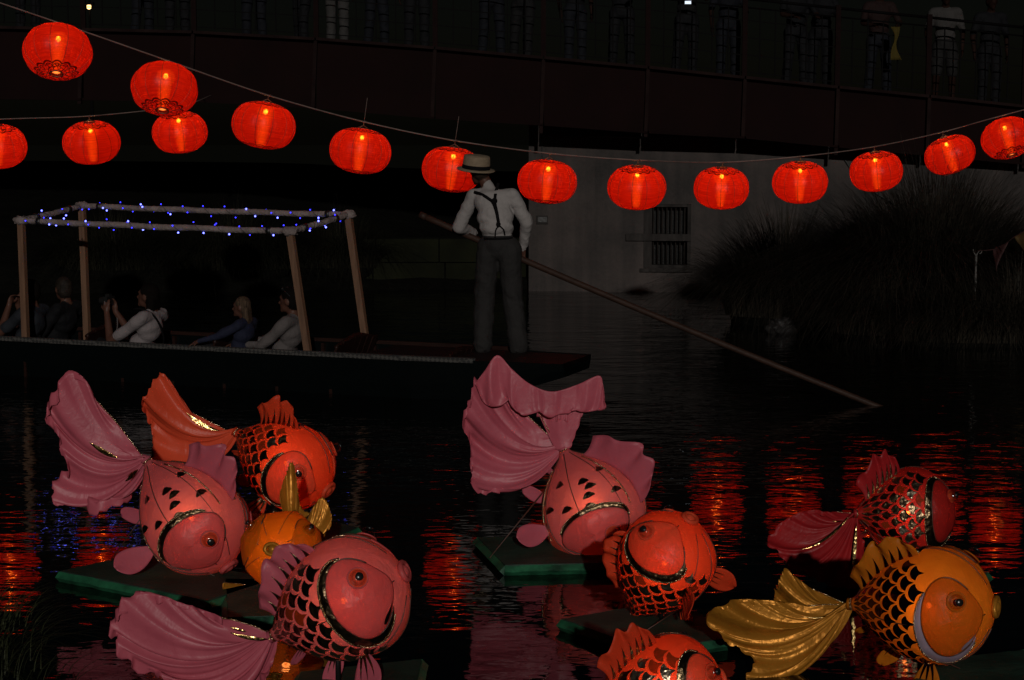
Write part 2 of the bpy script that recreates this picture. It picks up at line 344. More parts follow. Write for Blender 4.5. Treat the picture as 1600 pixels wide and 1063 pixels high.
# ------------------------------------------------------------------ footbridge
GY = 26.35
TOP = [(-420, 30), (-200, 38), (0, 46), (300, 53), (500, 64), (683, 78), (850, 93), (1013, 108), (1165, 124), (1310, 139), (1450, 153), (1640, 173), (1850, 196)]
BOT = [(-420, 148), (-200, 150), (0, 152), (300, 156), (487, 166), (672, 182), (846, 193), (1008, 205), (1160, 213), (1305, 227), (1447, 240), (1640, 258), (1850, 280)]
tx = np.array(TOP, float); bx_ = np.array(BOT, float)
STX = [-400, -200, -20, 130, 303, 494, 680, 849, 1012, 1163, 1308, 1450, 1600, 1760]
def topz(px): return at(px, np.interp(px, tx[:, 0], tx[:, 1]), GY)
def botz(px): return at(px, np.interp(px, bx_[:, 0], bx_[:, 1]), GY)
bridge = thing('footbridge', 'dark red plate-girder footbridge sloping down across the river, crowded with onlookers', 'bridge', (0, GY, 0))
for a, b in zip(STX[:-1], STX[1:]):
    Vt = [botz(a), botz(b), topz(b), topz(a)]; Vt = np.array(Vt + [v + [0, .05, 0] for v in Vt]); Vt[[0, 3, 4, 7], 0] += .006; Vt[[1, 2, 5, 6], 0] -= .006
    obj('girder_plate', (Vt, [(0, 1, 2, 3), (7, 6, 5, 4), (0, 4, 5, 1), (3, 2, 6, 7), (0, 3, 7, 4), (1, 5, 6, 2)]), M['girder'], bridge, False)
    obj('top_flange', beam(topz(a) + [.01, -.02, .02], topz(b) + [-.01, -.02, .02], .22, .04), M['girder_rib'], bridge, False)
    obj('bottom_flange', beam(botz(a) + [.01, -.02, -.016], botz(b) + [-.01, -.02, -.016], .2, .03), M['girder'], bridge, False)
    D = [topz(a), topz(b)]; Vd = np.array([D[0] + [0, .06, -.16], D[1] + [0, .06, -.16], D[1] + [0, 3.6, -.16], D[0] + [0, 3.6, -.16]]); Vd = np.concatenate([Vd, Vd - [0, 0, .18]])
    obj('deck_slab', (Vd, [(0, 1, 2, 3), (7, 6, 5, 4), (0, 4, 5, 1), (1, 5, 6, 2), (2, 6, 7, 3), (3, 7, 4, 0)]), M['deck'], bridge, False)
    # railing
    hz = 1.12
    for k, zz in enumerate((hz, hz - .12)):
        obj('rail', tube([topz(a) + [0, .06, zz], topz(b) + [0, .06, zz]], .022 if k == 0 else .012, 6), M['rail'], bridge)
    bars = []
    n = 6
    for i in range(1, n):
        q = topz(a) * (1-i/n) + topz(b) * i/n
        bars.append(beam(q + [0, .06, .08], q + [0, .06, hz - .12], .016, .016, (0, 1, 0)))
    for zz in (.1, .34, .58, .82): bars.append(beam(topz(a) + [.03, .06, zz], topz(b) + [-.03, .06, zz], .012, .014))
    obj('railing_mesh', join(*bars), M['rail'], bridge, False)
for a in STX:
    ab = a + (np.interp(a, bx_[:, 0], bx_[:, 1]) - np.interp(a, tx[:, 0], tx[:, 1])) * -.04
    obj('stiffener', beam(botz(ab) + [0, -.05, -.14 + .06 * (a % 3)], topz(a) + [0, -.05, 0], .05, .09, (0, 1, 0)), M['girder_rib'], bridge, False)
    obj('railing_post', beam(topz(a) + [0, .02, .04], topz(a) + [0, .02, 1.16], .07, .05, (0, 1, 0)), M['rail_post'], bridge, False)

# ------------------------------------------------------------------ abutment wall with its barred window
WL, WR = on(826, 455), on(1085, 457.5)
wd = unit(np.array([WR[0]-WL[0], WR[1]-WL[1], 0])); wn_ = np.array([wd[1], -wd[0], 0])      # along, towards the camera
def wallp(px, py, out=0.0):
    d = ray(px, py); k = np.dot(WL - CO, wn_) / np.dot(d, wn_); return CO + d * k + wn_ * out
wall = thing('abutment_wall', 'stained grey concrete abutment wall under the bridge with a barred window', 'wall', tuple(WL))
p0, p1 = WL + wd * 0 - [0, 0, .4], WL + wd * 14 - [0, 0, .4]
zt = wallp(850, 196)[2]; ztr = botz(1700)[2] - .05
ang = math.atan2(wd[1], wd[0])
# wall face built round the window opening
win = dict(x0=1006, x1=1079, y0=319, y1=420)
A, B = wallp(win['x0'], win['y0']), wallp(win['x1'], win['y1'])
ux = lambda P: np.dot(P - WL, wd)
u0, u1, z0, z1 = ux(A), ux(B), B[2], A[2]
def wp(u, z, out=0.): return WL * [1, 1, 0] + wd * u + np.array([0, 0, z]) + wn_ * out
ztop = lambda u: 3.0
def slab(ua, ub, za, zb, thick=.3, out=0.):
    Vv = np.array([wp(ua, za, out), wp(ub, za, out), wp(ub, zb, out), wp(ua, zb, out), wp(ua, za, out-thick), wp(ub, za, out-thick), wp(ub, zb, out-thick), wp(ua, zb, out-thick)])
    return Vv, [(0, 1, 2, 3), (7, 6, 5, 4), (0, 4, 5, 1), (3, 2, 6, 7), (0, 3, 7, 4), (1, 5, 6, 2)]
zw = 2.62
obj('wall_face', join(slab(0, u0, -.4, zw), slab(u0, u1, -.4, z0), slab(u0, u1, z1, zw), slab(u1, 16, -.4, zw)), M['concrete'], wall, False)
obj('return_wall', (lambda s: s)((np.array([wp(0, -.4, -.3), wp(0, zw, -.3), wp(0, zw, -6), wp(0, -.4, -6), wp(.25, -.4, -.3), wp(.25, zw, -.3), wp(.25, zw, -6), wp(.25, -.4, -6)]), [(0, 1, 2, 3), (7, 6, 5, 4), (0, 4, 5, 1), (1, 5, 6, 2), (2, 6, 7, 3), (3, 7, 4, 0)])), M['concrete'], wall, False)
e0, e1 = ux(wallp(848, 200)), ux(wallp(1180, 200))
obj('bearing_ledge', slab(e0, e1, wallp(850, 213)[2], wallp(850, 194)[2], .2, .14), M['ledge'], wall, False)
cb = [wallp(px, py, .02) for px, py in ((846, 300), (847, 240), (852, 214), (900, 212), (960, 214), (1030, 216), (1120, 218), (1240, 222), (1290, 228), (1320, 250), (1345, 285), (1420, 330), (1500, 345))]
obj('wall_cable', tube(cat(cb, 60), .012, 5), M['tape'], wall)
obj('wall_plaque', slab(ux(wallp(838, 337)), ux(wallp(856, 337)), wallp(838, 350)[2], wallp(838, 337)[2], .03, .028), M['ledge'], wall, False)
obj('plaque_plate', slab(ux(wallp(841, 339)), ux(wallp(855, 339)), wallp(838, 347)[2], wallp(838, 339)[2], .004, .033), M['tape'], wall, False)
wi = obj('window', join(slab(u0, u1, z0, z1, .02, -.22)), M['pane'], wall, False)
fw = .055
for nm, (a, b, c, d) in dict(frame_left=(u0, u0+fw*2.2, z0, z1), frame_right=(u1-fw, u1, z0, z1)).items():
    obj('window_frame', slab(a+.004, b, c+.004, d-.004, .2, -.004 + (.02 if 'r' in nm[-5:] else .015)), M['wood_frame'], wi, False)
for c, d in ((z0, z0+fw), (z1-fw*.8, z1)):
    obj('window_frame', slab(u0+fw*2.2, u1-fw, c+.003, d-.003, .16, .008), M['wood_frame'], wi, False)
zm = wallp(1040, 371)[2]
obj('window_transom', slab(ux(wallp(978, 371)), u1, zm-.05, zm+.05, .1, .055), M['wood_frame'], wi, False)
obj('window_sill', slab(u0-.05, u1+.03, z0-.05, z0-.004, .1, .05), M['wood_frame'], wi, False)
for i in range(8):
    u = u0 + .14 + i * (u1 - u0 - .2) / 7.5
    obj('window_bar', tube([wp(u, z0+.03, -.06), wp(u, z1-.03, -.06)], .011, 6), M['bar'], wi)

# low stone retaining wall seen under the bridge
rw = thing('stone_retaining_wall', 'low mossy stone retaining wall at the waterline in the shade under the bridge', 'wall', tuple(at(640, 440, 28.6)))
xx = -3.4; k = 0
for row in range(2):
    x = -3.0 + .2 * (row % 2)
    while x < .95:
        w = random.uniform(.7, 1.3)
        w = min(w, .98 - x)
        if w > .12:
            obj('stone_block', box((x + w/2, 28.25 + random.uniform(-.02, .02), .02 + row*.36 + .175), w - .02, .4, .345), M['block'], rw, False)
        x += w

# ------------------------------------------------------------------ tussock grasses
def blades(c, n, rad, h, spread, w=.012, seg=6, droop=.6, lean=(0, 0), hv=.35):
    rad = np.broadcast_to(rad, (2,))
    an = rng.uniform(0, 2*math.pi, n); rr = np.sqrt(rng.uniform(0, 1, n)); bx = np.stack([rr*rad[0]*np.cos(an), rr*rad[1]*np.sin(an)], 1)
    dirn = an + rng.normal(0, .45, n); out = (rr*.8+.25) * spread * rng.uniform(.5, 1.2, n); H = h * rng.uniform(1-hv, 1.05, n) * (1 - .25*rr)
    kink = rng.uniform(.6, 1.35, n); T = np.linspace(0, 1, seg+1); V = np.zeros((n, seg+1, 2, 3))
    d2 = np.stack([np.cos(dirn), np.sin(dirn)], 1); sidev = np.stack([-d2[:, 1], d2[:, 0]], 1)
    for j, tt in enumerate(T):
        f = tt**1.7
        x = bx + d2 * (out*f)[:, None] + np.array(lean) * f
        z = H * (1.25*tt - droop*tt**2.6 * (out/spread)/.8 * kink)
        ww = w * (1 - tt*.85) * .5
        for s_, sg in ((0, -1), (1, 1)):
            V[:, j, s_, :2] = x + sidev*ww*sg; V[:, j, s_, 2] = z
    V += np.asarray(c)
    F = []
    for i in range(n):
        b0 = i*(seg+1)*2
        for j in range(seg): F.append((b0+2*j, b0+2*j+1, b0+2*j+3, b0+2*j+2))
    return V.reshape(-1, 3), F
def tussock(c, n, rad, h, spread, label, mat='blade', grp=None, **kw):
    o = thing('grass_tussock', label, 'grass tussock', c, group=grp)
    obj('blade_mass', blades(c, n, rad, h, spread, **kw), M[mat], o)
    pb = blades(c, n//5, rad, h*1.02, spread*1.08, **kw); obj('pale_blades', pb, M['blade_pale' if mat == 'blade' else mat], o)
    rd = np.broadcast_to(rad, (2,))
    obj('root_crown', ball(np.array(c) + [0, 0, .05], (rd[0]*.95, rd[1]*.95, h*.38), 16, 8), M['soil'], o)
    return o
G1 = 'tussock grasses on the river banks'
tussock((5.1, 22.4, .15), 9500, (1.15, .7), 2.0, 1.75, 'huge dark fountain grass clump overhanging the water right of the window', grp=G1, droop=.75)
tussock((3.35, 22.9, .1), 4200, (.7, .5), 1.5, 1.3, 'mid-sized arching grass clump close beside the barred window', grp=G1, droop=.8)
tussock((4.3, 21.4, .05), 2600, (.6, .45), 1.0, .8, 'low shaggy grass clump trailing into the water beside the plastic bag', grp=G1, droop=.95)
tussock((7.3, 22.0, .2), 3600, (.8, .7), 1.1, .95, 'dark grass clump behind the bunting post at the right edge', grp=G1, droop=.75)
tussock((5.6, 20.5, .05), 4200, (1.3, .3), .95, .7, 'dense skirt of grass along the waterline left of the bunting post', grp=G1, droop=.9)
tussock((-2.6, 28.3, .3), 2200, (.7, .5), 1.0, .8, 'dim pale-bladed grass clump on the far bank behind the man with sunglasses', 'blade_dim', G1, droop=.9)
tussock((-4.2, 27.9, .3), 3200, (.95, .5), 1.1, .9, 'dim drooping grass clump on the far bank above the child', 'blade_dim', G1, droop=.95)
tussock((-6.0, 27.9, .3), 2600, (.9, .5), .95, .8, 'dim grass clump on the far bank behind the left canopy posts', 'blade_dim', G1, droop=.9)
nb = blades((-2.55, 8.15, .02), 420, (.42, .75), .30, .34, w=.006, droop=.9, lean=(.1, .08))
nb2 = blades((-2.2, 7.6, .02), 90, (.35, .6), .22, .34, w=.006, droop=.8)
tag(obj('bank_grass', join(nb, nb2), M['blade_near']), 'straggly dark grass growing on the near bank corner', 'grass', kind='stuff')

# ------------------------------------------------------------------ bunting and litter
bp = thing('bunting_post', 'thin post wound with white cord at the water edge beside the grass', 'post', tuple(at(1522, 530, 20.7)))
b0, b1 = at(1521, 540, 20.7), at(1525.5, 398, 20.7)
obj('post', tube([b0, b1], .012, 6), M['white_rope'], bp)
hk = [b1 + [0, 0, -.02], b1 + [-.03, 0, .03], b1 + [-.035, 0, .06]]; hk2 = [b1 + [0, 0, -.01], b1 + [.03, 0, .04], b1 + [.055, 0, .045], b1 + [.055, 0, .02], b1 + [.035, 0, .01]]
obj('hook', join(tube(cat(hk, 8), .007, 5), tube(cat(hk2, 12), .007, 5)), M['white_rope'], bp)
bl = thing('bunting_line', 'cord of red and yellow pennant flags running right from the white post', 'bunting', tuple(at(1560, 400, 19.6)))
cp = cat([at(1527, 392, 20.7), at(1560, 388, 20.6), at(1592, 366, 20.4), at(1640, 345, 20.2), at(1700, 330, 20.0)], 40)
obj('cord', tube(cp, .005, 5), M['flag_red'], bl)
def flag(i0, i1, px, py, mat):
    a, b = cp[i0], cp[i1]; tip = at(px, py, (a[1]+b[1])/2 - .03); Gd = []
    for u in np.linspace(0, 1, 8):
        e = a*(1-u) + b*u; Gd.append([e*(1-v) + tip*v + np.array([0, .03*math.sin(5*u+4*v), 0]) for v in np.linspace(0, 1, 8)])
    obj('pennant', grid(Gd), M[mat], bl, solid=.003)
flag(5, 11, 1556, 425, 'flag_red'); flag(14, 20, 1606, 404, 'flag_yellow'); flag(23, 29, 1650, 385, 'flag_red')
c = on(1222, 522); Vb, Fb = ball((0, 0, 0), 1, 28, 16)
nz = np.array([1 + .28*math.sin(5*v[0]+3*v[2]) * math.cos(4*v[1]+2.3*v[2]) + rng.normal(0, .035) for v in Vb])
Vb = Vb * nz[:, None] * [.17, .13, .12]; Vb[:, 0] += Vb[:, 2]*-.2; Vb[:, 2] = np.maximum(Vb[:, 2] + .06, -.02)
tag(obj('plastic_bag', (Vb + c, Fb), M['bag']), 'crumpled clear plastic bag caught at the water edge under the grass', 'bag')

# ------------------------------------------------------------------ red lanterns on their two cables
LD, LH = .60, .435          # diameter, height
def lantern_profile(t):     # t 0 bottom .. 1 top
    a = math.pi * t
    r = LD/2 * (abs(math.sin(a)) ** .68); z = -LH/2 * math.cos(a) * (1 - .04*math.sin(a))
    return max(r, .055), z
t = NT('red_lantern_satin'); tc = t.new('ShaderNodeTexCoord'); sx = t.new('ShaderNodeSeparateXYZ'); t.l(tc.outputs['Object'], sx.inputs[0])
rr = t.math('SQRT', t.math('ADD', t.math('POWER', sx.outputs[0], 2.0), t.math('POWER', sx.outputs[1], 2.0)))
an = t.math('ARCTAN2', sx.outputs[1], sx.outputs[0])
scal = t.math('MULTIPLY', t.math('ABSOLUTE', t.math('SINE', t.math('MULTIPLY', an, 6.0))), .028)
edge = t.math('ADD', scal, .155)
dist = t.math('ABSOLUTE', t.math('SUBTRACT', rr, edge)); line1 = t.math('LESS_THAN', dist, .009)
dist2 = t.math('ABSOLUTE', t.math('SUBTRACT', rr, t.math('SUBTRACT', edge, .024))); line2 = t.math('LESS_THAN', dist2, .005)
core = t.math('LESS_THAN', rr, .062)
vo = t.new('ShaderNodeTexVoronoi', Scale=26); vo.feature = 'DISTANCE_TO_EDGE'; t.l(tc.outputs['Object'], vo.inputs['Vector'])
flow = t.math('MULTIPLY', t.math('LESS_THAN', vo.outputs[0], .10), t.math('LESS_THAN', rr, t.math('SUBTRACT', edge, .03)))
lace = t.math('MINIMUM', t.math('ADD', t.math('ADD', line1, line2), t.math('ADD', core, flow)), 1.0)
lv = t.noise(t.coord((1, 1, 26)), 5, 3)
colr = t.ramp(lv, (.62, .018, .005), (.95, .044, .012), .3, .7)
dark = t.new('ShaderNodeMix'); dark.data_type = 'RGBA'; dark.inputs[7].default_value = (.05, .004, .002, 1)
t.l(t.math('MULTIPLY', lace, .92), dark.inputs[0]); t.l(colr, dark.inputs[6])
tl = t.new('ShaderNodeBsdfTranslucent'); t.l(dark.outputs[2], tl.inputs[0])
p = t.new('ShaderNodeBsdfPrincipled', Roughness=.42); t.l(dark.outputs[2], p.inputs['Base Color'])
tr = t.new('ShaderNodeBsdfTransparent'); tm = t.new('ShaderNodeMix'); tm.data_type = 'RGBA'; tm.inputs[6].default_value = (1.0, .33, .08, 1); tm.inputs[7].default_value = (.05, .004, .002, 1); t.l(t.math('MULTIPLY', lace, .92), tm.inputs[0]); t.l(tm.outputs[2], tr.inputs[0])
m1 = t.new('ShaderNodeMixShader', Fac=.78); t.l(p.outputs[0], m1.inputs[1]); t.l(tl.outputs[0], m1.inputs[2])
m2 = t.new('ShaderNodeMixShader', Fac=.16); t.l(m1.outputs[0], m2.inputs[1]); t.l(tr.outputs[0], m2.inputs[2])
t.l(m2.outputs[0], t.out.inputs[0]); M['lantern'] = t.m
M['lamp'] = glow('lantern_bulb_glow', (1.0, .40, .08), 60.0)
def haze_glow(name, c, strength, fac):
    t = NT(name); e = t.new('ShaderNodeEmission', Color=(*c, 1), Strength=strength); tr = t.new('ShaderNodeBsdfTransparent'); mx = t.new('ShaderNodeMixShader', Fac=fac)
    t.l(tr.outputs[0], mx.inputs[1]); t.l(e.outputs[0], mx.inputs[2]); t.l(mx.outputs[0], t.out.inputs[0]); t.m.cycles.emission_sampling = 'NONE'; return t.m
M['lamp_tube'] = haze_glow('lantern_light_core', (1.0, .19, .028), 2.6, .32)  # glow added to imitate the light streak on the satin
M['lamp_halo'] = haze_glow('lantern_bulb_halo', (1.0, .20, .03), 2.6, .20)  # glowing shells added as soft haze round bulb and streak
NR = 12
Vl = []; nphi, nt = 72, 28
for i in range(nt+1):
    r, z = lantern_profile(i/nt)
    for k in range(nphi):
        a = 2*math.pi*k/nphi; ph = (a * NR / (2*math.pi)) % 1
        bulge = 1 + .035 * (abs(math.sin(math.pi*ph)) - 1) * min(1, r/.2)
        Vl.append((r*bulge*math.cos(a), r*bulge*math.sin(a), z))
Fl = [(i*nphi+k, i*nphi+(k+1) % nphi, (i+1)*nphi+(k+1) % nphi, (i+1)*nphi+k) for i in range(nt) for k in range(nphi)]
LM = dict(shade=mesh('lantern_shade', Vl, Fl, M['lantern']))
ribp = [(lantern_profile(i/18)[0]*.968 + .001, 0, lantern_profile(i/18)[1]) for i in range(19)]
LM['rib'] = mesh('lantern_rib', *tube(ribp, .0022, 4), M['wire'])
ring = lambda r, z, w: tube([(r*math.cos(a), r*math.sin(a), z) for a in np.linspace(0, 2*math.pi, 25)], w, 5, False)
LM['ring'] = mesh('lantern_ring', *ring(.056, LH/2, .006), M['wire'])
LM['ring2'] = mesh('lantern_ring', *ring(.056, -LH/2, .006), M['wire'])
LM['bulb'] = mesh('lantern_bulb', *ball((0, 0, .125), (.021, .021, .026), 12, 8), M['lamp'])
def stick(r): return tube([(0, 0, .12), (0, 0, .04), (0, 0, -.10), (0, 0, -.20)], [r*.7, r, r*.85, r*.6], 10)  # highlight streak shaped as nested glowing rods, not a lantern part
LM['core'] = mesh('lantern_streak', *stick(.012), M['lamp_tube']); LM['streak2'] = mesh('lantern_streak', *stick(.024), M['lamp_tube']); LM['streak3'] = mesh('lantern_streak', *stick(.034), M['lamp_halo']); LM['streak4'] = mesh('lantern_streak', *stick(.046), M['lamp_halo']); LM['streak5'] = mesh('lantern_streak', *stick(.062), M['lamp_halo'])
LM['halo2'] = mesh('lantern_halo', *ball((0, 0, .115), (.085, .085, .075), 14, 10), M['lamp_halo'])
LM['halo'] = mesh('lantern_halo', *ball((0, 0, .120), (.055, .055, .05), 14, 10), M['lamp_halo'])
LM['hook'] = mesh('lantern_hook', *join(tube([(-.056, 0, LH/2), (0, 0, LH/2+.03), (.056, 0, LH/2)], .005, 5), tube([(0, 0, LH/2+.03), (.0, 0, LH/2+.06), (.015, 0, LH/2+.075), (.02, 0, LH/2+.055)], .006, 5)), M['wire'])
GL = 'red lanterns strung over the river'
LANT = [  # px, py, px width, tilt to camera, roll, label
 (90, 81, 105, 27, -2, 'largest red lantern, top left corner, printed flower on its underside'),
 (257, 139, 102, 26, 2, 'red lantern showing its printed underside, just above a smaller hanging lantern'),
 (412, 196, 98, 2, 10, 'red lantern tilted down to the right, above the back rail of the punt canopy'),
 (563, 236, 95, 0, 8, 'red lantern hung alone against black, above the right end of the canopy'),
 (706, 265, 94, -2, 7, 'red lantern half hidden behind the straw hat of the punter'),
 (855, 284, 92, 2, 5, 'red lantern just right of the shoulder of the punter'),
 (995, 293, 91, -12, 1, 'red lantern hanging directly above the barred window, left of its pair'),
 (1127, 294, 86, -12, 0, 'red lantern right above the right edge of the barred window wall, lowest of the string'),
 (1250, 285, 86, -12, -2, 'red lantern in front of the bare wall, left of the grass clump top'),
 (1369, 268, 82, -10, -8, 'red lantern touching the tips of the huge grass clump, rising to the right'),
 (1484, 242, 78, -2, -20, 'red lantern tipped steeply to the left, second from the right edge'),
 (1574, 216, 80, 24, -10, 'red lantern cut by the right edge, showing its printed underside')]
LANT2 = [(-4, 229, 90, -14, 3, 'red lantern cut in half by the left edge of the picture'),
 (143, 223, 88, -14, -1, 'small red lantern on the lower cable above the left canopy posts'),
 (281, 207, 85, -12, -3, 'small red lantern on the lower cable tucked under a bigger lantern')]
anch = []
for st, LL in enumerate((LANT, LANT2)):
    ah = []
    for px, py, wpx, tilt, roll, lab in LL:
        s = wpx/LD; Y = FPX/s*.985
        c = at(px, py, Y)
        o = thing('red_lantern', lab, 'lantern', tuple(c), (R_(-tilt), R_(roll), random.uniform(0, 6.28)), GL)
        o.rotation_mode = 'XYZ'
        # spin about own axis first, then tilt
        Mr = Euler((R_(tilt) * -1, R_(roll), 0)).to_matrix() @ Euler((0, 0, random.uniform(0, .5))).to_matrix()
        o.rotation_euler = Mr.to_euler(); W[o.name] = Matrix.Translation(Vector(c)) @ Mr.to_4x4()
        sh = put('shade', LM['shade'], o)
        for k in range(NR): put('rib', LM['rib'], sh, local=Matrix.Rotation(2*math.pi*k/NR, 4, 'Z'))
        put('ring', LM['ring'], o); put('ring', LM['ring2'], o); put('bulb', LM['bulb'], o); lc = put('sheen_streak', LM['core'], o); put('sheen_streak_glow', LM['streak2'], lc); put('sheen_streak_glow', LM['streak3'], lc); put('sheen_streak_glow', LM['streak4'], lc); put('sheen_streak_glow', LM['streak5'], lc); put('bulb_glow', LM['halo2'], lc); put('bulb_glow', LM['halo'], lc); put('hook', LM['hook'], o)
        ld = bpy.data.lights.new('lantern_lamp', 'POINT'); ld.energy = 4.4*random.uniform(.8, 1.15); ld.color = (1.0, .42, .2); ld.shadow_soft_size = .03
        lo = bpy.data.objects.new('lamp', ld); link(lo); lo.parent = o; lo.location = (0, 0, .07)
        tip = np.array(W[o.name] @ Vector((0, 0, LH/2 + .045))); ah.append(tip)
        if px in (563, 706):
            q = at(px + 11, py - 83, Y)
            obj('tether', tube([tip, q], .003, 4), M['rope'], o)
    anch.append(np.array(ah))
a0 = anch[0]
c1 = thing('lantern_cable', 'long grey cable sagging across the picture carrying the main row of lanterns', 'cable', tuple(a0[6]))
ext = np.concatenate([[a0[0] + (a0[0]-a0[1])*2], a0 + [0, .0, .02], [a0[-1] + (a0[-1]-a0[-2])*3]])
obj('cable', tube(cat(ext, 160), .0075, 5), M['rope'], c1)
a1 = anch[1]
c2 = thing('lantern_cable', 'thin lower cable at the left carrying three smaller lanterns', 'cable', tuple(a1[1]))
ext = np.concatenate([[a1[0] + (a1[0]-a1[1])*2], a1 + [0, 0, .02], [a1[-1] + [.12, 1.5, .16]], [botz(318) + [0, 0, .02]]])
obj('cable', tube(cat(ext, 80), .006, 5), M['rope'], c2)

# ------------------------------------------------------------------ the punt
GZ = .36
g0, g1 = on(0, 540, GZ), on(740, 577, GZ)
pa = unit((g0 - g1) * [1, 1, 0])                       # towards the bow (left)
pc = np.array([-pa[1], pa[0], 0]); pc = pc if pc[1] > 0 else -pc    # across, away from camera
S0 = on(872, 572, GZ) * [1, 1, 0]
BEAM, PL = 1.02, 7.4
def pt(l, c, z): return S0 + pa*l + pc*c + np.array([0, 0, z])
punt = thing('punt', 'long dark flat-bottomed punt carrying passengers across the river', 'boat', tuple(pt(PL/2, BEAM/2, 0)))
ls = np.array([0, .12, .7, 1.4, 3, 5, 6.3, 7.0, 7.3, PL]); zb = np.array([.24, .20, .02, -.12, -.14, -.14, -.1, .06, .2, .25])
inset = np.interp(ls, [0, 1.2, 6, PL], [.13, 0, 0, .14])
sec = []
for l, z, ins in zip(ls, zb, inset):
    sec.append([pt(l, ins, GZ), pt(l, ins + .015, (GZ+z)/2), pt(l, ins+.05, z), pt(l, BEAM-ins-.05, z), pt(l, BEAM-ins-.015, (GZ+z)/2), pt(l, BEAM-ins, GZ)])
HV, HF = grid(sec); HF += [tuple(range(6))[::-1], tuple((len(ls)-1)*6+k for k in range(6))]
hull = obj('hull', (HV, HF), M['hull'], punt, False, solid=.02, offset=1)
for side in (0, 1):
    P = [pt(l, (i - .005) if side == 0 else BEAM - i + .005, GZ + .012) for l, i in zip(np.linspace(.8, PL, 30), np.interp(np.linspace(.8, PL, 30), ls, inset))]
    Vg = []; sg = -1 if side == 0 else 1
    for q in P: Vg.append([q + pc*sg*.022 + [0, 0, -.028], q + pc*sg*.026 + [0, 0, .012], q - pc*sg*.03 + [0, 0, .014], q - pc*sg*.032 + [0, 0, -.02]])
    gv, gf = grid(Vg); obj('gunwale', (gv, gf), M['strip'] if side == 0 else M['punt_wood'], punt, False)
# stern deck (till) of planks
for k in range(6):
    c0 = .03 + k*(BEAM-.06)/6; c1_ = c0 + (BEAM-.06)/6 - .006
    i0 = .13; f = lambda c, l: BEAM/2 + (c - BEAM/2)*(1 - np.interp(l, [0, 1.2], [.25, 0]))
    Vd = np.array([pt(.0, f(c0, 0), GZ-.004), pt(1.95, c0, GZ-.004), pt(1.95, c1_, GZ-.004), pt(.0, f(c1_, 0), GZ-.004)]); Vd = np.concatenate([Vd, Vd - [0, 0, .03]])
    obj('deck_plank', (Vd, [(0, 1, 2, 3), (7, 6, 5, 4), (0, 4, 5, 1), (1, 5, 6, 2), (2, 6, 7, 3), (3, 7, 4, 0)]), M['deck_red'], punt, False)
obj('till_bulkhead', beam(pt(1.98, .04, .2), pt(1.98, BEAM-.04, .2), .03, .30), M['punt_wood'], punt, False)
for k in range(6):
    c0 = .06 + k*.15
    obj('floor_board', box(pt(4.4, c0 + .07, .005), 4.8, .14, .02, np.array([pa, pc, [0, 0, 1]]).T), M['punt_wood'], punt, False)
for l in np.arange(2.2, 6.6, .55):
    for cc in (.045, BEAM-.045): obj('knee', beam(pt(l, cc, -.05), pt(l, cc, GZ-.02), .03, .04, pc), M['punt_wood'], punt, False)
# seat backs: curved plank backs
def seatback(l, h=.42, lean=.16):
    n = 7
    sb = None
    for k in range(n):
        c0 = .08 + k*(BEAM-.16)/n; w = (BEAM-.16)/n - .008; u = (c0 + w/2)/BEAM*2 - 1; hh = h * (1 - .16*u*u)
        a = pt(l, c0 + w/2, .06); b = pt(l - lean, c0 + w/2, .06 + hh)
        o = obj('seat_slat', beam(a, b, w, .022, pa), M['punt_wood'], punt, False)
    obj('seat_rail', tube(cat([pt(l-lean+.02, .08, .06+h*.84), pt(l-lean+.02, BEAM/2, .07+h), pt(l-lean+.02, BEAM-.08, .06+h*.84)], 10), .022, 6), M['punt_wood'], punt)
    obj('seat_cushion', box(pt(l+.3, BEAM/2, .07), .5, .84, .09, np.array([pa, pc, [0, 0, 1]]).T), M['cushion'], punt, False)
LS = lambda px: np.dot(on(px, 540 + px*.05, GZ)[:2] - S0[:2], pa[:2])
for px in (60, 262, 455): seatback(LS(px) - .03)
seatback(LS(640), .34, .1)
# passengers lean on these; canopy is tied to the hull
cn = thing('punt_canopy', 'open timber canopy frame on the punt, rails wrapped in white cloth', 'canopy', tuple(pt(4.5, BEAM/2, GZ)))
def lp(px, c):                     # hull length coordinate at which across-offset c projects to px
    lo_, hi_ = -1.0, 9.0
    for _ in range(40):
        m_ = (lo_+hi_)/2; q = pt(m_, c, GZ); sx_ = 800 + FPX*q[0]/np.dot(q - CO, CF)
        if sx_ > px: lo_ = m_
        else: hi_ = m_
    return m_
def top_at(l, c, px, py): q = pt(l, c, 0); return at(px, py, q[1])
POSTS = dict(nl=(.04, 38, 33, 345), nr=(.04, 487, 453, 362), fl=(.93, 134, 128, 322), fr=(.93, 577, 544, 336))
PT = {}
for k, (c, pxb, pxt, pyt) in POSTS.items():
    l = lp(pxb, c); base = pt(l, c + .03, .02); tp = top_at(l, c, pxt, pyt)
    PT[k] = tp; obj('post', beam(base, tp, .062, .05, pc), M['post'], cn, False)
obj('post_cleat', beam(pt(lp(563, .85), .85, .02), pt(lp(561, .85), .85, .42), .06, .04, pc), M['post'], cn, False)
def wrap_rail(a, b, r=.029, n=90):
    u = np.linspace(0, 1, n); P = a + (b - a)*u[:, None]; P[:, 2] += .003*np.sin(u*21) + .006*np.sin(u*math.pi)*-1
    rad = r*(1 + .03*np.sin(u*230) + .035*rng.normal(size=n)); return tube(P, rad, 9)
RAILS = [('nl', 'nr'), ('fl', 'fr'), ('nl', 'fl'), ('nr', 'fr')]
for a, b in RAILS:
    d = unit(PT[b] - PT[a]); obj('wrapped_rail', wrap_rail(PT[a] + d*.03, PT[b] - d*.03), M['wrap'], cn)
    for e, sg in ((PT[a], 1), (PT[b], -1)):
        obj('tape_band', tube([e + d*sg*(.16 + .03), e + d*sg*.235], .037, 10), M['tape'], cn)
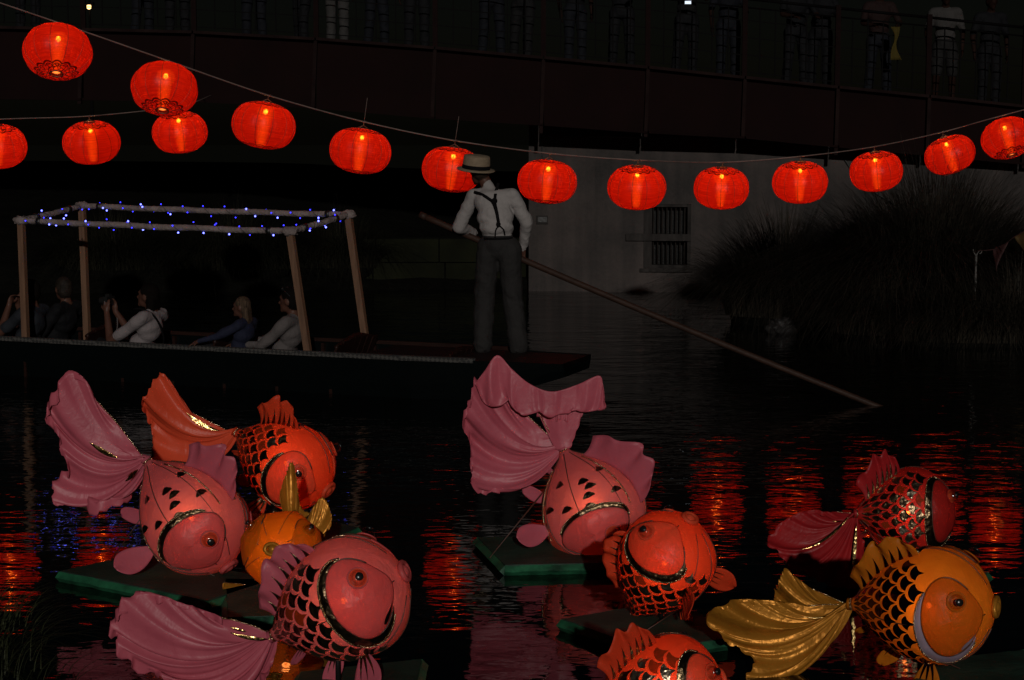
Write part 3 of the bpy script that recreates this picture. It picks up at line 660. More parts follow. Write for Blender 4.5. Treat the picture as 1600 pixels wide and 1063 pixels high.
for k, tp in PT.items():
    Vb, Fb = ball((0, 0, 0), 1, 16, 10); Vb = Vb * (1 + rng.normal(0, .12, (len(Vb), 1))) * [.075, .05, .045]
    obj('corner_binding', (Vb + tp + [0, 0, .0], Fb), M['wrap'], cn)
M['blue_led'] = glow('blue_fairy_bulb', (.03, .03, 1.0), 4.5); M['blue_core'] = glow('blue_white_led', (.13, .15, 1.0), 5.5)
M['led_wire'] = pbr('green_black_wire', (.006, .008, .007), rough=.5, bstr=0)
fl = thing('fairy_light_string', 'string of tiny blue fairy lights wound round the punt canopy rails', 'fairy lights', tuple(PT['nl']))
bm1, bm2 = mesh('fairy_bulb', *ball((0, 0, 0), .0062, 8, 6), M['blue_led']), mesh('fairy_bulb', *ball((0, 0, 0), .0088, 8, 6), M['blue_core'])
for a, b in RAILS:
    L = np.linalg.norm(PT[b]-PT[a]); d = unit(PT[b]-PT[a]); u_, w_ = frame(d); n = int(L*60); turns = L*4.2
    u = np.linspace(0.02, .98, n); ph = u*turns*2*math.pi + rng.uniform(0, 6)
    P = PT[a] + (PT[b]-PT[a])*u[:, None] + .034*(np.cos(ph)[:, None]*u_ + np.sin(ph)[:, None]*w_)
    P[:, 2] += .003*np.sin(u*21) - .006*np.sin(u*math.pi)
    obj('wire', tube(P, .002, 4), M['led_wire'], fl)
    nb_ = int(L*12)
    for k in range(nb_):
        i = min(n-1, int((k + random.uniform(.1, .9))/nb_*n)); o_ = unit(P[i] - (PT[a] + (PT[b]-PT[a])*u[i]))
        q = P[i] + o_*random.uniform(.002, .018) + np.array([0, -.010, random.uniform(-.01, .01)])
        Mi = W[fl.name].inverted(); put('fairy_bulb', bm2 if random.random() < .3 else bm1, fl, local=Matrix.Translation(Mi @ Vector(q)))

# ------------------------------------------------------------------ people: one continuous skin per body
def cap_mesh(p0, p1, r0, r1, n=12):
    p0, p1 = np.asarray(p0, float), np.asarray(p1, float); d = p1 - p0; L = np.linalg.norm(d)
    if L < 1e-6: return ball(p0, r0)
    d = d/L; P, R = [], []
    for a in (-88, -60, -30): P.append(p0 + d*r0*math.sin(R_(a))); R.append(r0*math.cos(R_(a)))
    P += [p0, p1]; R += [r0, r1]
    for a in (30, 60, 88): P.append(p1 + d*r1*math.sin(R_(a))); R.append(r1*math.cos(R_(a)))
    u, w = frame(d); an = np.arange(n)*2*math.pi/n
    V = np.concatenate([P[i] + R[i]*(np.outer(np.cos(an), u) + np.outer(np.sin(an), w)) for i in range(len(P))])
    m = len(P); F = [(i*n+k, i*n+(k+1) % n, (i+1)*n+(k+1) % n, (i+1)*n+k) for i in range(m-1) for k in range(n)]
    F += [tuple(range(n))[::-1], tuple((m-1)*n+k for k in range(n))]
    return V, F
CLOTH = {'trousers', 'shirt_white', 'shirt_pinkish', 'shirt_grey', 'navy', 'blue_jacket', 'dark', 'leg', 'top'}
def fuse(prims, voxel=.011, smooth=3, wr=.006):
    """union of limb volumes -> one closed surface, faces coloured by the nearest volume"""
    parts = [cap_mesh(*p[1:5]) if p[0] == 'c' else ball(p[1], p[2], 16, 12, p[3]) for p in prims]
    me = mesh('body', *join(*parts)); o = bpy.data.objects.new('tmp', me); link(o)
    md = o.modifiers.new('r', 'REMESH'); md.mode = 'VOXEL'; md.voxel_size = voxel
    dg = bpy.context.evaluated_depsgraph_get(); ev = bpy.data.meshes.new_from_object(o.evaluated_get(dg))
    bpy.data.objects.remove(o); bpy.data.meshes.remove(me)
    n = len(ev.vertices); V = np.empty(n*3); ev.vertices.foreach_get('co', V); V = V.reshape(-1, 3)
    E = np.empty(len(ev.edges)*2, int); ev.edges.foreach_get('vertices', E); E = E.reshape(-1, 2)
    deg = np.bincount(E.ravel(), minlength=n)[:, None]
    for _ in range(smooth):
        A = np.zeros_like(V); np.add.at(A, E[:, 0], V[E[:, 1]]); np.add.at(A, E[:, 1], V[E[:, 0]]); V = V*.45 + .55*A/np.maximum(deg, 1)
    ev.vertices.foreach_set('co', V.ravel())
    C = np.empty(len(ev.polygons)*3); ev.polygons.foreach_get('center', C); C = C.reshape(-1, 3)
    D = []
    for p in prims:
        if p[0] == 'c':
            a, b, r0, r1 = np.asarray(p[1], float), np.asarray(p[2], float), p[3], p[4]; d = b - a
            k = np.clip(((C - a) @ d)/max(d @ d, 1e-9), 0, 1); D.append(np.linalg.norm(C - a - k[:, None]*d, axis=1) - (r0 + (r1-r0)*k))
        else:
            q = C - np.asarray(p[1]); Mr = np.asarray(p[3]) if p[3] is not None else np.eye(3); q = q @ Mr; r = np.broadcast_to(np.asarray(p[2], float), (3,))
            D.append((np.linalg.norm(q/r, axis=1) - 1)*r.min())
    names = []
    for p in prims:
        if p[5 if p[0] == 'c' else 4] not in names: names.append(p[5 if p[0] == 'c' else 4])
    lab = np.array([names.index(p[5 if p[0] == 'c' else 4]) for p in prims])[np.argmin(np.array(D), axis=0)]
    if wr:
        N_ = np.empty(n*3); ev.vertices.foreach_get('normal', N_); N_ = N_.reshape(-1, 3); isc = np.array([nm in CLOTH for nm in names])[lab]
        lt = np.zeros(n); cnt = np.zeros(n); LT = np.empty(len(ev.polygons), int); ev.polygons.foreach_get('loop_total', LT); VI = np.empty(len(ev.loops), int); ev.loops.foreach_get('vertex_index', VI)
        fl_ = np.repeat(isc.astype(float), LT); np.add.at(lt, VI, fl_); np.add.at(cnt, VI, 1); wgt = lt/np.maximum(cnt, 1)
        x, y, z = V.T; q = x*9 + y*7 + 2.2*np.sin(z*11 + x*5) ; w1 = np.sin(q*2.1 + 9*z + 1.7*np.sin(y*13 + z*17)); w2 = np.sin(31*z + 6*np.sin(x*8 + y*6) + 12*x); w3 = np.sin(23*x - 19*z + 3*np.sin(z*9))
        V = V + N_*(wgt*wr*(.55*w1 + .45*w2*np.clip(np.sin(z*5 + x*3), 0, 1) + .35*w3))[:, None]; ev.vertices.foreach_set('co', V.ravel())
    ev.materials.clear()
    for m in names: ev.materials.append(M[m])
    ev.polygons.foreach_set('material_index', lab.astype(np.int32)); ev.polygons.foreach_set('use_smooth', [True]*len(lab)); ev.update()
    return ev
def rotz(a): c, s = math.cos(a), math.sin(a); return np.array([[c, -s, 0], [s, c, 0], [0, 0, 1]])
def head(c, yaw, pitch, hair, k=1.0, long=0., roll=0., ear=True):
    """c = centre of skull; yaw about z (0 faces +y), pitch up positive"""
    cp, sp = math.cos(pitch), math.sin(pitch); Rm = rotz(yaw) @ np.array([[1, 0, 0], [0, cp, -sp], [0, sp, cp]])
    c = np.asarray(c, float); f = lambda x, y, z: c + Rm @ (np.array([x, y, z])*k)
    P = [('e', f(0, 0, .01), np.array([.072, .092, .105])*k, Rm, 'skin'), ('e', f(0, .035, -.055), np.array([.052, .060, .062])*k, Rm, 'skin'),
         ('c', f(0, .088, .005), f(0, .112, -.028), .010*k, .016*k, 'skin'), ('e', f(0, .082, -.098), np.array([.026, .022, .02])*k, Rm, 'skin'),
         ('e', f(0, .088, -.062), np.array([.026, .014, .012])*k, Rm, 'skin'), ('c', f(-.03, .085, .03), f(.03, .085, .03), .012*k, .012*k, 'skin'),
         ('e', f(-.033, .083, .008), np.array([.012, .010, .008])*k, Rm, 'hair_dark'), ('e', f(.033, .083, .008), np.array([.012, .010, .008])*k, Rm, 'hair_dark')]
    if ear: P += [('e', f(sx*.076, -.005, -.01), np.array([.014, .022, .034])*k, Rm, 'skin') for sx in (-1, 1)]
    if hair:
        P += [('e', f(0, -.018, .040), np.array([.084, .098, .090])*k, Rm, hair), ('e', f(0, -.045, -.012), np.array([.080, .070, .085])*k, Rm, hair)]
        if long: P += [('c', f(sx*.045, -.06, -.02), f(sx*.05, -.085, -.1-long), .045*k, .03*k, hair) for sx in (-1, 0, 1)]
    return P
def hand(w, d, palm, curl=.6, k=1.0, thumb=1, mat='skin'):
    """five-fingered hand at wrist w, pointing d, palm normal given; fingers curl towards the palm side"""
    w, d, nrm = np.asarray(w, float), unit(d), unit(palm); nrm = unit(nrm - d*np.dot(nrm, d)); s = np.cross(d, nrm)
    P = [('c', w, w + d*.05*k, .026*k, .030*k, mat), ('c', w + d*.03*k - s*.022*k, w + d*.085*k - s*.026*k, .017*k, .015*k, mat), ('c', w + d*.03*k + s*.022*k, w + d*.085*k + s*.026*k, .017*k, .015*k, mat)]
    for j, (off, L) in enumerate(((-.032, .062), (-.011, .076), (.011, .08), (.032, .070))):
        a = w + d*.088*k + s*off*k; dd = unit(d*math.cos(curl*.6) + nrm*math.sin(curl*.6)); b = a + dd*L*.5*k
        d2 = unit(d*math.cos(curl*1.7) + nrm*math.sin(curl*1.7)); P += [('c', a, b, .0105*k, .0095*k, mat), ('c', b, b + d2*L*.5*k, .0095*k, .008*k, mat)]
    a = w + d*.03*k + s*.03*thumb*k; b = a + unit(d*.6 + s*.75*thumb + nrm*.3)*.045*k
    P += [('c', a, b, .014*k, .012*k, mat), ('c', b, b + unit(d*.8 + nrm*.6)*.035*k, .012*k, .009*k, mat)]
    return P
def foot(an, d, mat, L=.24, k=1.0):
    an = np.asarray(an, float); d = unit([d[0], d[1], 0]); z = np.array([0, 0, 1.0])
    heel = np.array([an[0], an[1], an[2]-.045]) - d*.045; toe = heel + d*L
    return [('c', an, heel + z*.01, .042*k, .042*k, mat), ('c', heel + z*.0, heel + d*L*.5, .04*k, .040*k, mat), ('c', heel + d*L*.5, toe - d*.03 - z*.004, .042*k, .030*k, mat)]

# --- the punter, seen from behind, leaning on his pole
ft = on(780, 549, GZ); KP = FPX/np.dot(ft - CO, CF)
def pq(px, py, dy=0.0): return np.array([(px - 780)/KP, dy, (548 - py)/KP])
pn = thing('person', 'man in straw boater, white shirt and crossed braces standing on the punt stern', 'person', tuple(ft))
hipL, hipR = pq(764, 386, .02), pq(796, 388, -.02); knL, knR = pq(757, 462, .06), pq(801, 466, .02); akL, akR = pq(755, 535, -.02), pq(810, 536, -.06)
wst, chs, nkb = pq(776, 368, .0), pq(771, 322, .03), pq(765, 296, .06); shL, shR = pq(740, 306, .09), pq(801, 305, .0)
elL, elR = pq(717, 356, .16), pq(823, 347, .05); wrL, wrR = pq(738, 366, .36), pq(818, 382, .19); hd = pq(748, 268, .13)
T_, S_ = 'trousers', 'shirt_white'
pr = [('e', pq(779, 384, 0), (.150, .125, .13), None, T_), ('e', pq(778, 376, 0), (.150, .118, .10), None, T_),
      ('c', hipL, knL, .112, .098, T_), ('c', knL, akL, .096, .088, T_), ('c', hipR, knR, .112, .098, T_), ('c', knR, akR, .096, .088, T_),
      ('c', akL, akL + [0, 0, -.02], .094, .090, T_), ('c', akR, akR + [0, 0, -.02], .094, .090, T_),
      ('e', pq(777, 357, .0), (.152, .118, .11), None, S_), ('e', pq(774, 338, .0), (.168, .130, .14), None, S_), ('e', pq(776, 354, -.02), (.162, .125, .085), None, S_), ('e', pq(771, 316, .03), (.182, .118, .13), None, S_),
      ('c', shL + (shR-shL)*.06, shR - (shR-shL)*.06, .062, .064, S_), ('c', nkb, pq(763, 291, .075), .058, .058, S_), ('c', pq(761, 290, .085), pq(754, 276, .115), .056, .056, 'skin'),
      ('c', shL, elL, .066, .062, S_), ('c', elL, wrL, .064, .048, S_), ('c', shR, elR, .068, .063, S_), ('c', elR, wrR, .060, .045, S_),
      ('c', wrR, pq(817, 386, .2), .047, .045, S_)]
pr += head(hd, R_(28), R_(-12), 'hair_brown', 1.0)
pr += hand(pq(817, 386, .205), (-.05, .25, -1), (-.6, -.6, -.3), .9, 1.0, 1)
pr += hand(wrL, (.6, .6, .1), (.3, -.6, -.6), .9)
pr += foot(akL, (-.25, 1, 0), 'shoe_dark', .26) + foot(akR, (.15, 1, 0), 'shoe_dark', .26)
put('body', fuse(pr, .0105), pn)
# braces: a Y on the back
def surf_strip(pts, w, nrm=(0, -1, 0), th=.006):
    P = cat(pts, 24); G = []
    for i in range(len(P)):
        tdir = unit(np.gradient(P, axis=0)[i]); s = unit(np.cross(tdir, nrm)); G.append([P[i] - s*w/2, P[i] + s*w/2])
    return grid(G)
Wp = np.array(W[pn.name])[:3, 3]
from mathutils.bvhtree import BVHTree
bv = BVHTree.FromPolygons([v.co.copy() for v in pn.children[0].data.vertices], [tuple(p.vertices) for p in pn.children[0].data.polygons])
def back(px, py, out=.006):       # point on the man's back below a given spot
    q = pq(px, py, -1.0); h = bv.ray_cast(Vector(q), Vector((0, 1, 0)))
    y = h[0][1] if h[0] is not None else 0.0
    return np.array([q[0], y - out, q[2]]) + Wp
for lab, pts in (('left', [(741, 300), (752, 303), (763, 309), (771, 316), (776, 330), (779, 345)]), ('right', [(779, 286), (776, 296), (774, 306), (774, 318), (777, 332), (780, 350)])):
    obj('brace', surf_strip([back(*p) for p in pts], .028), M['strap'], pn, solid=.005)
obj('brace_patch', ball(back(773, 313), (.028, .008, .028), 10, 6), M['strap'], pn)
obj('brace_clip', ball(back(779, 349), (.022, .008, .028), 10, 6), M['strap'], pn)
for pts in ([(779, 351), (775, 358), (774, 369)], [(781, 351), (787, 357), (789, 366)]):
    obj('brace_tail', surf_strip([back(*p) for p in pts], .013), M['strap'], pn, solid=.005)
obj('belt', surf_strip([back(px, 371 + (px-780)*-.02, .005) for px in (757, 764, 772, 780, 788, 796, 801)], .022), M['strap'], pn, solid=.004)
hm = Euler((R_(7), R_(5), 0)).to_matrix(); hc = Wp + pq(744, 266, .12)
brim = lathe([(.02, .0), (.12, .003), (.172, -.006), (.176, .001), (.172, .007), (.12, .012)], 36, hm, hc)
crown = lathe([(.128, .0), (.126, .06), (.120, .118), (.113, .130), (.06, .136), (.001, .137)], 36, hm, hc)
band = lathe([(.1300, .010), (.1290, .046), (.127, .047)], 36, hm, hc)
hat = obj('straw_hat', join(brim, crown), M['straw'], pn); obj('hat_band', band, M['strap'], hat)
pole = thing('punt_pole', 'long wooden punting pole slanting down into the water at the right', 'pole', tuple(at(815, 398, ft[1] + .24)))
e0_, e1_ = at(657, 336, ft[1] + .40), at(1372, 634, on(1372, 634)[1])
e1_ = e1_ + (e1_ - e0_)*.12
nP = 30; P = e0_ + (e1_ - e0_)*np.linspace(0, 1, nP)[:, None]; P[:, 2] -= .03*np.sin(np.linspace(0, math.pi, nP))
obj('shaft', tube(P, np.linspace(.030, .026, nP), 10), M['pole'], pole)
obj('end_cap', tube([P[0] - unit(P[1]-P[0])*.004, P[0] + unit(P[1]-P[0])*.06], .033, 10), M['pole'], pole)

# --- seated passengers, facing the bow.  local frame: +y forward (bow), +x right-hand side, z up
yaw_b = math.atan2(-pa[0], pa[1])
def seated(px, cacross, label, shirt, hair, opts=None):
    o = dict(k=1.0, lean=.16, headyaw=0., headpitch=0., long=0., legs='dark', arms='lap', sleeve='short', dz=0.0); o.update(opts or {})
    l = lp(px, cacross); loc = pt(l, cacross, .10 + o['dz']); k = o['k']
    T = thing('person', label, 'person', tuple(loc), (0, 0, yaw_b)); f = lambda x, y, z: np.array([x, y, z])*k
    ln = o['lean']; sh, lg = shirt, o['legs']
    pr = [('e', f(0, 0, .10), f(.165, .13, .13), None, lg), ('e', f(0, -ln*.35, .22), f(.150, .115, .14), None, sh), ('e', f(0, -ln*.8, .40), f(.168, .118, .16), None, sh),
          ('c', f(-.165, -ln, .50), f(.165, -ln, .50), .066*k, .066*k, sh), ('c', f(0, -ln, .53), f(0, -ln+.02, .60), .055*k, .052*k, 'skin')]
    hy = -ln + .045
    pr += head(f(0, hy, .69), o['headyaw'], o['headpitch'], hair, k*1.0, o['long'])
    for s in (-1, 1):
        pr += [('c', f(s*.09, .02, .09), f(s*.12, .42, .24), .085*k, .065*k, lg), ('c', f(s*.12, .42, .24), f(s*.11, .62, .02), .06*k, .045*k, lg)]
        pr += foot(f(s*.11, .62, .0), (0, 1, 0), 'shoe_dark', .24*k)
    fs = 'skin' if o['sleeve'] == 'short' else sh
    for s in (-1, 1):
        S = f(s*.185, -ln, .49); arm = o['arms'] if isinstance(o['arms'], str) else o['arms'][0 if s < 0 else 1]
        if arm == 'camera': E, Wr, hdv, pn_, cu = f(s*.20, .17, .26), f(s*.075, .285, .52), (-.1*s, .05, 1), (-s, .2, 0), .55
        elif arm == 'face': E, Wr, hdv, pn_, cu = f(s*.22, .12, .30), f(s*.07, .12, .55), (-.2*s, -.2, 1), (0, -1, 0), .8
        elif arm == 'gunwale': E, Wr, hdv, pn_, cu = f(s*.27, .12, .36), f(s*.33, .33, .30), (s*.5, .8, -.3), (0, 0, -1), .35
        elif arm == 'forward': E, Wr, hdv, pn_, cu = f(s*.23, .06, .28), f(s*.20, .33, .28), (0, 1, -.1), (0, 0, -1), .4
        else: E, Wr, hdv, pn_, cu = f(s*.24, -.02, .22), f(s*.12, .2, .22), (-s*.4, 1, -.1), (0, 0, -1), .4
        mid = S + (E - S)*.75
        pr += [('c', S, mid, .062*k, .056*k, sh), ('c', mid, E, .047*k if fs == 'skin' else .054*k, .045*k, fs), ('c', E, Wr, .044*k, .030*k, fs)]
        pr += hand(Wr, hdv, pn_, cu, k*.92, -s)
    put('body', fuse(pr, .0115*max(k, .85)), T); return T, f
def on_body(T, P, w, mat, nm, th=.004):
    Vv = np.array([np.array(W[T.name] @ Vector(p)) for p in P]); obj(nm, tube(cat(Vv, 20), w, 6), mat, T)
wm, f = seated(214, .42, 'dark-haired woman in a white top holding a camera up in the punt', 'shirt_pinkish', 'hair_dark', dict(arms='camera', headpitch=.12, lean=.18, long=.22))
on_body(wm, [f(-.10, -.03, .565), f(-.115, -.13, .575), f(-.09, -.24, .52), f(-.03, -.285, .40), f(.04, -.275, .26), f(.09, -.2, .16)], .010, M['strap'], 'bag_strap')
wcam = W[wm.name]
cmr = thing('camera', 'small dark camera held up in the hands of the woman in white', 'camera', tuple(wcam @ Vector((0, .31, .63))), (0, 0, yaw_b))
def lobj(nm, VF, mat, T): Vv = np.array([np.array(W[T.name] @ Vector(p)) for p in VF[0]]); return obj(nm, (Vv, VF[1]), mat, T, False)
lobj('camera_body', box((0, 0, .0), .135, .05, .085), M['black'], cmr); lobj('viewfinder_hump', box((0, 0, .052), .05, .045, .026), M['black'], cmr)
lobj('lens', lathe([(.001, .075), (.03, .075), (.034, .07), (.034, .0)], 16, np.array([[1, 0, 0], [0, 0, 1], [0, -1, 0]]), (0, .02, 0)), M['black'], cmr)
lobj('neck_strap', tube(cat([(-.07, 0, .0), (-.085, -.03, -.12), (-.05, -.06, -.25), (.0, -.07, -.3), (.05, -.06, -.25), (.085, -.03, -.12), (.07, 0, 0)], 24), .006, 5), M['shirt_grey'], cmr)
ch, f = seated(372, .30, 'fair-haired child in a blue jacket resting a hand on the gunwale', 'blue_jacket', 'hair_blond', dict(k=.80, arms=('gunwale', 'lap'), sleeve='long', headyaw=.1, long=.07, lean=.10, dz=.08))
mn, f = seated(437, .50, 'short-haired man in a pale shirt with sunglasses pushed up on his head', 'shirt_grey', 'hair_dark', dict(arms='forward', sleeve='long', lean=.16))
sgl = W[mn.name]
hy_ = -.16 + .045
lobj('sunglasses', join(ball((-.05, hy_ + .045, .800), (.026, .012, .018), 10, 6), ball((.05, hy_ + .045, .800), (.026, .012, .018), 10, 6), tube(cat([(-.088, hy_ - .05, .735), (-.085, hy_ + .0, .775), (-.05, hy_ + .05, .805), (0, hy_ + .055, .812), (.05, hy_ + .05, .805), (.085, hy_ + 0, .775), (.088, hy_ - .05, .735)], 20), .006, 5)), M['black'], mn)
m2_, f = seated(38, .40, 'man in a navy shirt with hands raised to his face behind the left canopy post', 'navy', 'hair_dark', dict(arms='face', lean=.12, headpitch=.05, sleeve='short'))
m3_, f = seated(80, .80, 'grey-haired passenger in dark clothes at the far side of the bow seat', 'dark', 'hair_grey', dict(arms='lap', sleeve='long', headyaw=-.5, dz=.0, lean=.2))
bgp = pt(lp(165, .5), .5, .02)
Vb, Fb = ball((0, 0, 0), 1, 18, 12); Vb = Vb * (1 + rng.normal(0, .05, (len(Vb), 1))) * [.26, .2, .16]; Vb[:, 2] = np.maximum(Vb[:, 2], -.1)
bag = thing('shoulder_bag', 'dark slouched bag on the floor of the punt in front of the woman', 'bag', tuple(bgp)); obj('bag_body', (Vb + bgp + [0, 0, .1], Fb), M['dark'], bag)
obj('bag_handle', tube(cat([bgp + [-.12, 0, .22], bgp + [-.06, -.02, .34], bgp + [.06, -.02, .34], bgp + [.12, 0, .22]], 14), .012, 6), M['strap'], bag)

# --- onlookers on the bridge: a few bodies, reused with different clothes
def stander(stance, arm, shorts=False, dress=False):
    f = lambda x, y, z: np.array([x, y, z], float); a, b = stance
    lg = 'leg'; pr = [('e', f(0, 0, .95), f(.165, .125, .13), None, lg), ('e', f(0, 0, 1.10), f(.15, .115, .15), None, 'top'), ('e', f(0, .0, 1.30), f(.175, .12, .18), None, 'top'),
      ('c', f(-.17, 0, 1.42), f(.17, 0, 1.42), .065, .065, 'top'), ('c', f(0, 0, 1.46), f(0, .02, 1.54), .054, .052, 'skin')]
    pr += head(f(0, .04, 1.63), 0, -.15, 'hair')
    for s, st in ((-1, a), (1, b)):
        kn = f(s*.10 + st[0]*.5, .03 + st[1]*.5, .50); an = f(s*.10 + st[0], st[1], .09)
        if shorts: pr += [('c', f(s*.09, 0, .92), f(s*.10 + st[0]*.4, .03, .56), .095, .085, lg), ('c', f(s*.10 + st[0]*.4, .03, .56), kn, .062, .056, 'skin'), ('c', kn, an, .058, .040, 'skin')]
        else: pr += [('c', f(s*.09, 0, .92), kn, .095, .074, lg), ('c', kn, an, .072, .066, lg), ('c', an, an - [0, 0, .03], .068, .066, lg)]
        pr += foot(an + [0, 0, -.01], (s*.25 + st[0]*.5, 1, 0), 'shoe', .25)
        S = f(s*.19, 0, 1.41)
        if arm == 'rail': E, Wr, hv = f(s*.27, .12, 1.16), f(s*.17, .30, 1.12), (-.2*s, 1, -.1)
        elif arm == 'photo': E, Wr, hv = f(s*.24, .18, 1.22), f(s*.06, .34, 1.42), (-.2*s, .3, 1)
        else: E, Wr, hv = f(s*.25, -.02, 1.13), f(s*.24, .06, .88), (0, .1, -1)
        pr += [('c', S, S + (E-S)*.8, .058, .052, 'top'), ('c', S + (E-S)*.8, E, .046, .042, 'skin'), ('c', E, Wr, .042, .029, 'skin')] + hand(Wr, hv, (-s, 0, 0) if arm == 'down' else (0, 0, -1), .5, .92, -s)
    return pr
for k_ in ('leg', 'top', 'hair', 'shoe'): M[k_] = M['dark']
SB = {'a': fuse(stander(((-.03, .02), (.04, -.04)), 'rail'), .016), 'b': fuse(stander(((.03, .05), (.06, -.06)), 'photo'), .016),
      'c': fuse(stander(((0, 0), (.02, .06)), 'down'), .016), 's': fuse(stander(((-.02, 0), (.03, .03)), 'down', True), .016)}
ORD = {}
def order(pr):
    names = []
    for p in pr:
        n_ = p[5 if p[0] == 'c' else 4]
        if n_ not in names: names.append(n_)
    return names
for k_, args in dict(a=(((0, 0), (0, 0)), 'rail'), s=(((0, 0), (0, 0)), 'down', True)).items(): ORD[k_] = order(stander(*args))
ORD['b'] = ORD['c'] = ORD['a']
CROWD = [  # px, body, leg, top, hair, shoe, yaw, size, label
 (30, 'c', 'dark', 'dark', 'hair_dark', 'shoe_dark', .2, 1.0, 'onlooker in black on the bridge at the far left above the biggest lantern'),
 (212, 'a', 'dark_blue', 'dark', 'hair_dark', 'shoe_white', 1.1, 1.0, 'onlooker in dark jeans and white shoes stepping sideways at the left end of the bridge'),
 (268, 'c', 'dark', 'dark_grey', 'hair_grey', 'shoe_white', .1, 1.0, 'onlooker in black trousers with pale shoes beside the first bridge post'),
 (392, 'a', 'dark_blue', 'dark', 'hair_dark', 'shoe_dark', -.3, 1.02, 'onlooker in dark denim on the bridge above the tilted lantern'),
 (468, 'b', 'dark', 'dark', 'hair_dark', 'shoe_white', -.8, .98, 'onlooker in black with one pale heel left of the cream trousers'),
 (522, 'c', 'cream', 'dark_grey', 'hair_grey', 'shoe_white', .5, 1.0, 'onlooker in loose cream trousers beside a bridge post'),
 (584, 'a', 'dark_blue', 'dark', 'hair_dark', 'shoe_white', .7, 1.0, 'onlooker in navy trousers and white trainers right of the cream trousers'),
 (650, 'c', 'dark', 'dark_blue', 'hair_dark', 'shoe_dark', 0, 1.03, 'onlooker in plain black between two bridge posts above the lone lantern'),
 (768, 'a', 'dark_blue', 'dark', 'hair_grey', 'shoe_white', .2, 1.0, 'onlooker in jeans with white shoes on the bridge above the straw hat'),
 (818, 'b', 'dark_grey', 'dark', 'hair_dark', 'shoe_dark', -.3, 1.0, 'onlooker in dark grey close to the bridge post right of the punter'),
 (900, 'c', 'dark_blue', 'dark', 'hair_dark', 'shoe_dark', .3, .97, 'onlooker in dark denim above the left end of the pale ledge'),
 (975, 'a', 'dark', 'dark', 'hair_dark', 'shoe_dark', -.2, 1.02, 'onlooker in black on the bridge above the barred window'),
 (1078, 'b', 'dark', 'dark_grey', 'hair_dark', 'shoe_dark', .1, 1.0, 'onlooker in black holding up a bright phone'),
 (1145, 'c', 'dark_blue', 'dark_blue', 'hair_dark', 'shoe_dark', 0, 1.0, 'onlooker in dark blue beside the post right of the phone holder'),
 (1252, 'a', 'dark', 'dark', 'hair_dark', 'shoe_dark', .3, 1.0, 'onlooker in black left of the glossy shoes'),
 (1292, 'c', 'dark', 'dark', 'hair_dark', 'shoe_bright', -.4, 1.0, 'onlooker in black with shiny shoes catching the light'),
 (1385, 'a', 'dark_blue', 'red_bag', 'hair_dark', 'shoe_dark', .1, 1.0, 'onlooker in a dull red top beside the yellow cloth'),
 (1487, 's', 'khaki', 'white_shirt_dim', 'hair_grey', 'shoe_white', -.1, 1.0, 'onlooker in white shirt, shorts and white socks at the right of the bridge'),
 (1558, 'c', 'dark', 'dark', 'hair_dark', 'shoe_dark', .1, 1.0, 'onlooker in black at the right edge of the bridge')]
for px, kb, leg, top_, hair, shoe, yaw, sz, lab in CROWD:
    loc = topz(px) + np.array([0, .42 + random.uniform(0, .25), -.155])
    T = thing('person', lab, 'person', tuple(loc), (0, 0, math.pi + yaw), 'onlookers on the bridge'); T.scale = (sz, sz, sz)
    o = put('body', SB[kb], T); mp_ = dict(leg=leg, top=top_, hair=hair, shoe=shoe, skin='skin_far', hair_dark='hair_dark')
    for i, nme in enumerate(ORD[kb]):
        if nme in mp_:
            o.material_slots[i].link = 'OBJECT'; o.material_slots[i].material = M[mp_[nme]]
ph = thing('phone', 'glowing phone screen held up by an onlooker at the top edge', 'phone', tuple(at(1075, 5, GY + .1)))
c = at(1075, 4, GY + .05); obj('phone_case', box(c + [0, .008, 0], .10, .012, .055), M['black'], ph, False)
obj('phone_screen', box(c, .085, .003, .042), glow('phone_screen_glow', (.75, .85, 1.0), 1.3), ph, False)
yc = thing('yellow_cloth', 'limp yellow ribbon tied to the bridge railing beside the red top', 'ribbon', tuple(at(1399, 92, GY)))
Gd = [[at(1399 + (2 + 7*abs(v-.45)**1.2*2)*u + 2*math.sin(7*v), 42 + 52*v, GY - .02 + .015*math.sin(6*u + 5*v)) for u in np.linspace(-1, 1, 7)] for v in np.linspace(0, 1, 12)]
obj('ribbon', grid(Gd), M['hi_vis'], yc, solid=.004)
lm = thing('street_lamp', 'distant small lit street lamp seen past the crowd at the top left', 'street lamp', tuple(at(139, 120, 70) * [1, 1, 0]))
lpz = at(139, 11, 70); obj('lamp_pole', tube([lpz * [1, 1, 0] + [0, .1, 0], lpz + [0, .1, .25]], [.07, .04], 8), M['rail'], lm)
obj('lamp_head', box(lpz + [0, 0, .12], .35, .3, .10), M['rail'], lm, False); obj('lamp_globe', ball(lpz, .09, 10, 8), glow('street_lamp_glow', (1, .62, .22), 4.0), lm)

